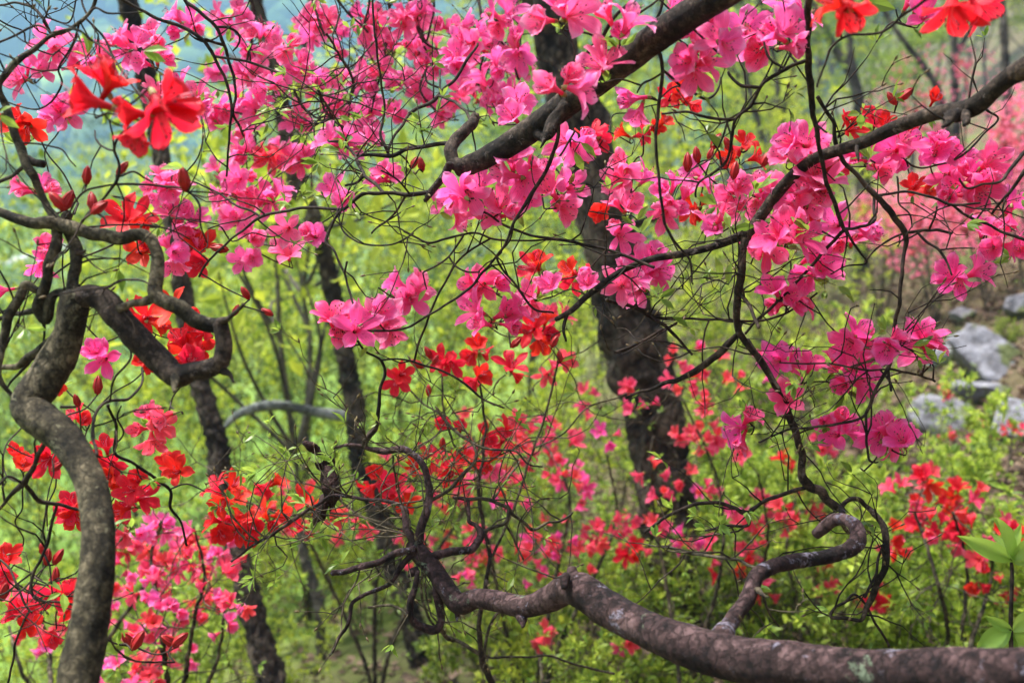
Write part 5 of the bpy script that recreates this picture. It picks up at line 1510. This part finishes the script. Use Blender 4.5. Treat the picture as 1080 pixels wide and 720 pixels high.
Mp.sprout(50, (.05, .2), 3, region=(230, 340, 680, 620), leaf=.4, bud=.4)
Mp.flowers("418,402 424,394; 504,362 498,374 510,372; 540,384 544,396; 465,380 476,384; 500,402 508,396; 566,338 572,350; 576,334 560,346 570,362; 578,352", 1.8, 'red', size=.88)
Mp.flowers("226,514 246,510 236,530; 250,524 240,548; 250,560 256,550; 280,514 292,508; 276,540 286,552 296,544; 224,548 262,566; 268,556; 246,538 232,562", 1.75, 'red', size=.92, keep=.9)
Mp.flowers("320,525 332,534; 316,555; 396,500 406,510 390,516; 420,514 412,522; 428,530; 466,444; 486,450; 454,480 456,492; 436,490", 1.9, 'red', size=.9)
Mp.flowers("510,455 516,462; 530,460 536,450 526,470; 488,482 500,488; 512,490 520,482; 470,490 476,500", 2.0, 'red', size=.85)
Mp.flowers("346,535 354,544 362,538; 378,550 386,558; 546,444; 540,470 552,470; 574,446; 500,478 514,476 520,496; 582,330 596,332; 584,386 576,396; 596,380", 2.1, 'coral', size=.85)
Mp.buds("452,372,120 460,378,60 440,384,150 467,468,90 520,338,60 556,352,140 585,360,60 452,410,90 590,375,100", 1.75)
Mp.leaves_px("345,590,350,580; 330,560,338,550", 1.8)
Mp.finish()


# ------------------------------------------------------------------ withered leaf bundle caught on a twig
def withered():
    d = 1.5
    rt = empty("withered_leaf", P(345, 500, d))
    tag(rt, "dark maroon withered leaf bundle hanging from thin twigs left of the bottom bough tip", "dead leaf")
    m = plain_mat("withered_leaf_skin", (.012, .004, .004), .8, 160, (.040, .014, .012), .8)
    def crumple(name, s, seed):
        q = parse(s)[0]
        mb = MB(); c = [(P(x, y, d + .012 * math.sin(i * 1.7 + seed)), w / 2 / FPX * d) for i, (x, y, w) in enumerate(q)]
        p, r = spline(c, .004)
        # a curled strip folded lengthwise, given real thickness
        V, F = [], []; n = len(p)
        for i in range(n):
            t = (p[min(i + 1, n - 1)] - p[max(i - 1, 0)]).normalized()
            u = t.cross(FWD).normalized(); w = t.cross(u)
            for k in range(9):
                a = -2.2 + 4.4 * k / 8 + .5 * math.sin(i * .35 + seed)
                rr = r[i] * (1 + .35 * mn.noise(p[i] * 90 + Vector((k, seed, 0))))
                V.append((p[i] + u * math.sin(a) * rr + w * math.cos(a) * rr)[:])
        for i in range(n - 1):
            for k in range(8): F.append((i * 9 + k, i * 9 + k + 1, (i + 1) * 9 + k + 1, (i + 1) * 9 + k))
        mb.add(V, F)
        o = mb.build(name, m, rt); md = o.modifiers.new("thickness", 'SOLIDIFY'); md.thickness = .0009
    crumple("blade", "346,480,5 345,490,12 347,502,17 350,516,19 349,528,12 346,538,4", 0)
    crumple("blade", "342,524,8 340,535,13 337,545,12 333,553,5", 2)
    crumple("blade", "320,466,3 327,470,9 333,474,9 338,480,4", 4)
    crumple("blade", "334,488,3 340,492,9 347,488,11 350,483,4", 5)
    mb = MB(); p, r = spline([(P(320, 466, d), .0008), (P(334, 476, d), .0012), (P(345, 488, d), .0013), (P(348, 505, d), .0012), (P(352, 522, 1.44), .001)], .004); tube(mb, p, r, 6)
    p, r = spline([(P(352, 522, 1.44), .001), (P(353, 535, 1.46), .001), (P(355, 540, 1.48), .0006)], .004); tube(mb, p, r, 6)
    mb.build("stem", M['twig'], rt)


withered()


# ------------------------------------------------------------------ broad-leaved sapling, lower right
def sapling():
    d = 1.25
    base = ground(1068, d)
    rt = empty("broad_leaf_sapling", base)
    tag(rt, "young sapling with thin dark stem and broad pale green leaves at the lower right edge", "sapling")
    mb = MB(); p, r = spline([(base - Vector((0, 0, .05)), .0032), (P(1068, 800, d), .003), (P(1067, 700, d), .0028), (P(1066, 655, d), .0026), (P(1067, 620, d), .0024), (P(1067, 596, d), .0022), (P(1066, 588, d), .0016)], .01)
    tube(mb, p, r, 8, knob=.08, freq=200); mb.build("stem", M['twig'], rt)
    for i, (x0, y0, x1, y1, w) in enumerate([(1066, 590, 1056, 547, .9), (1066, 590, 1014, 566, .55), (1066, 588, 1046, 560, .6), (1068, 590, 1100, 560, .7), (1067, 592, 1090, 592, .5), (1066, 590, 1076, 552, .5),
                                           (1066, 664, 1030, 684, 1.0), (1066, 664, 1040, 650, .6), (1068, 664, 1098, 640, .9), (1068, 666, 1094, 690, .9), (1067, 666, 1056, 704, .8)]):
        A_, B_ = P(x0, y0, d), P(x1, y1, d + random.uniform(-.03, .02))
        v = B_ - A_; L = v.length
        mb = MB(); n = 10
        y = v.normalized(); zc = (-FWD + rvec() * .55 + UP * .5); x = y.cross(zc).normalized(); z = x.cross(y)
        V, F = [], []
        for j in range(n + 1):
            t = j / n; hw = L * .27 * w * (math.sin(math.pi * min(1, t * .98 + .01) ** .85)) + .0006
            for k in (-1, -.5, 0, .5, 1):
                q = A_ + y * (L * t) + x * (hw * k) + z * (L * (.10 * abs(k) - .16 * t * t + .01 * math.sin(t * 20 + k * 3)))
                V.append(q[:])
        for j in range(n):
            for k in range(4): F.append((j * 5 + k, j * 5 + k + 1, (j + 1) * 5 + k + 1, (j + 1) * 5 + k))
        mb.add(V, F, random.random()); mb.build("leaf", M['leaf_big'], rt)


sapling()

# ------------------------------------------------------------------ air
def haze():
    mb = MB()
    box(mb, (0, 330, 110), (1600, 860, 340))
    m, nt, N, L, out = new_mat("haze_air")
    v = N.new("ShaderNodeVolumePrincipled")
    v.inputs["Color"].default_value = (.34, .57, .92, 1)
    v.inputs["Density"].default_value = .0013
    v.inputs["Anisotropy"].default_value = .2
    L.new(v.outputs[0], out.inputs["Volume"])
    tag(mb.build("haze", m, None, False), kind='stuff')


haze()
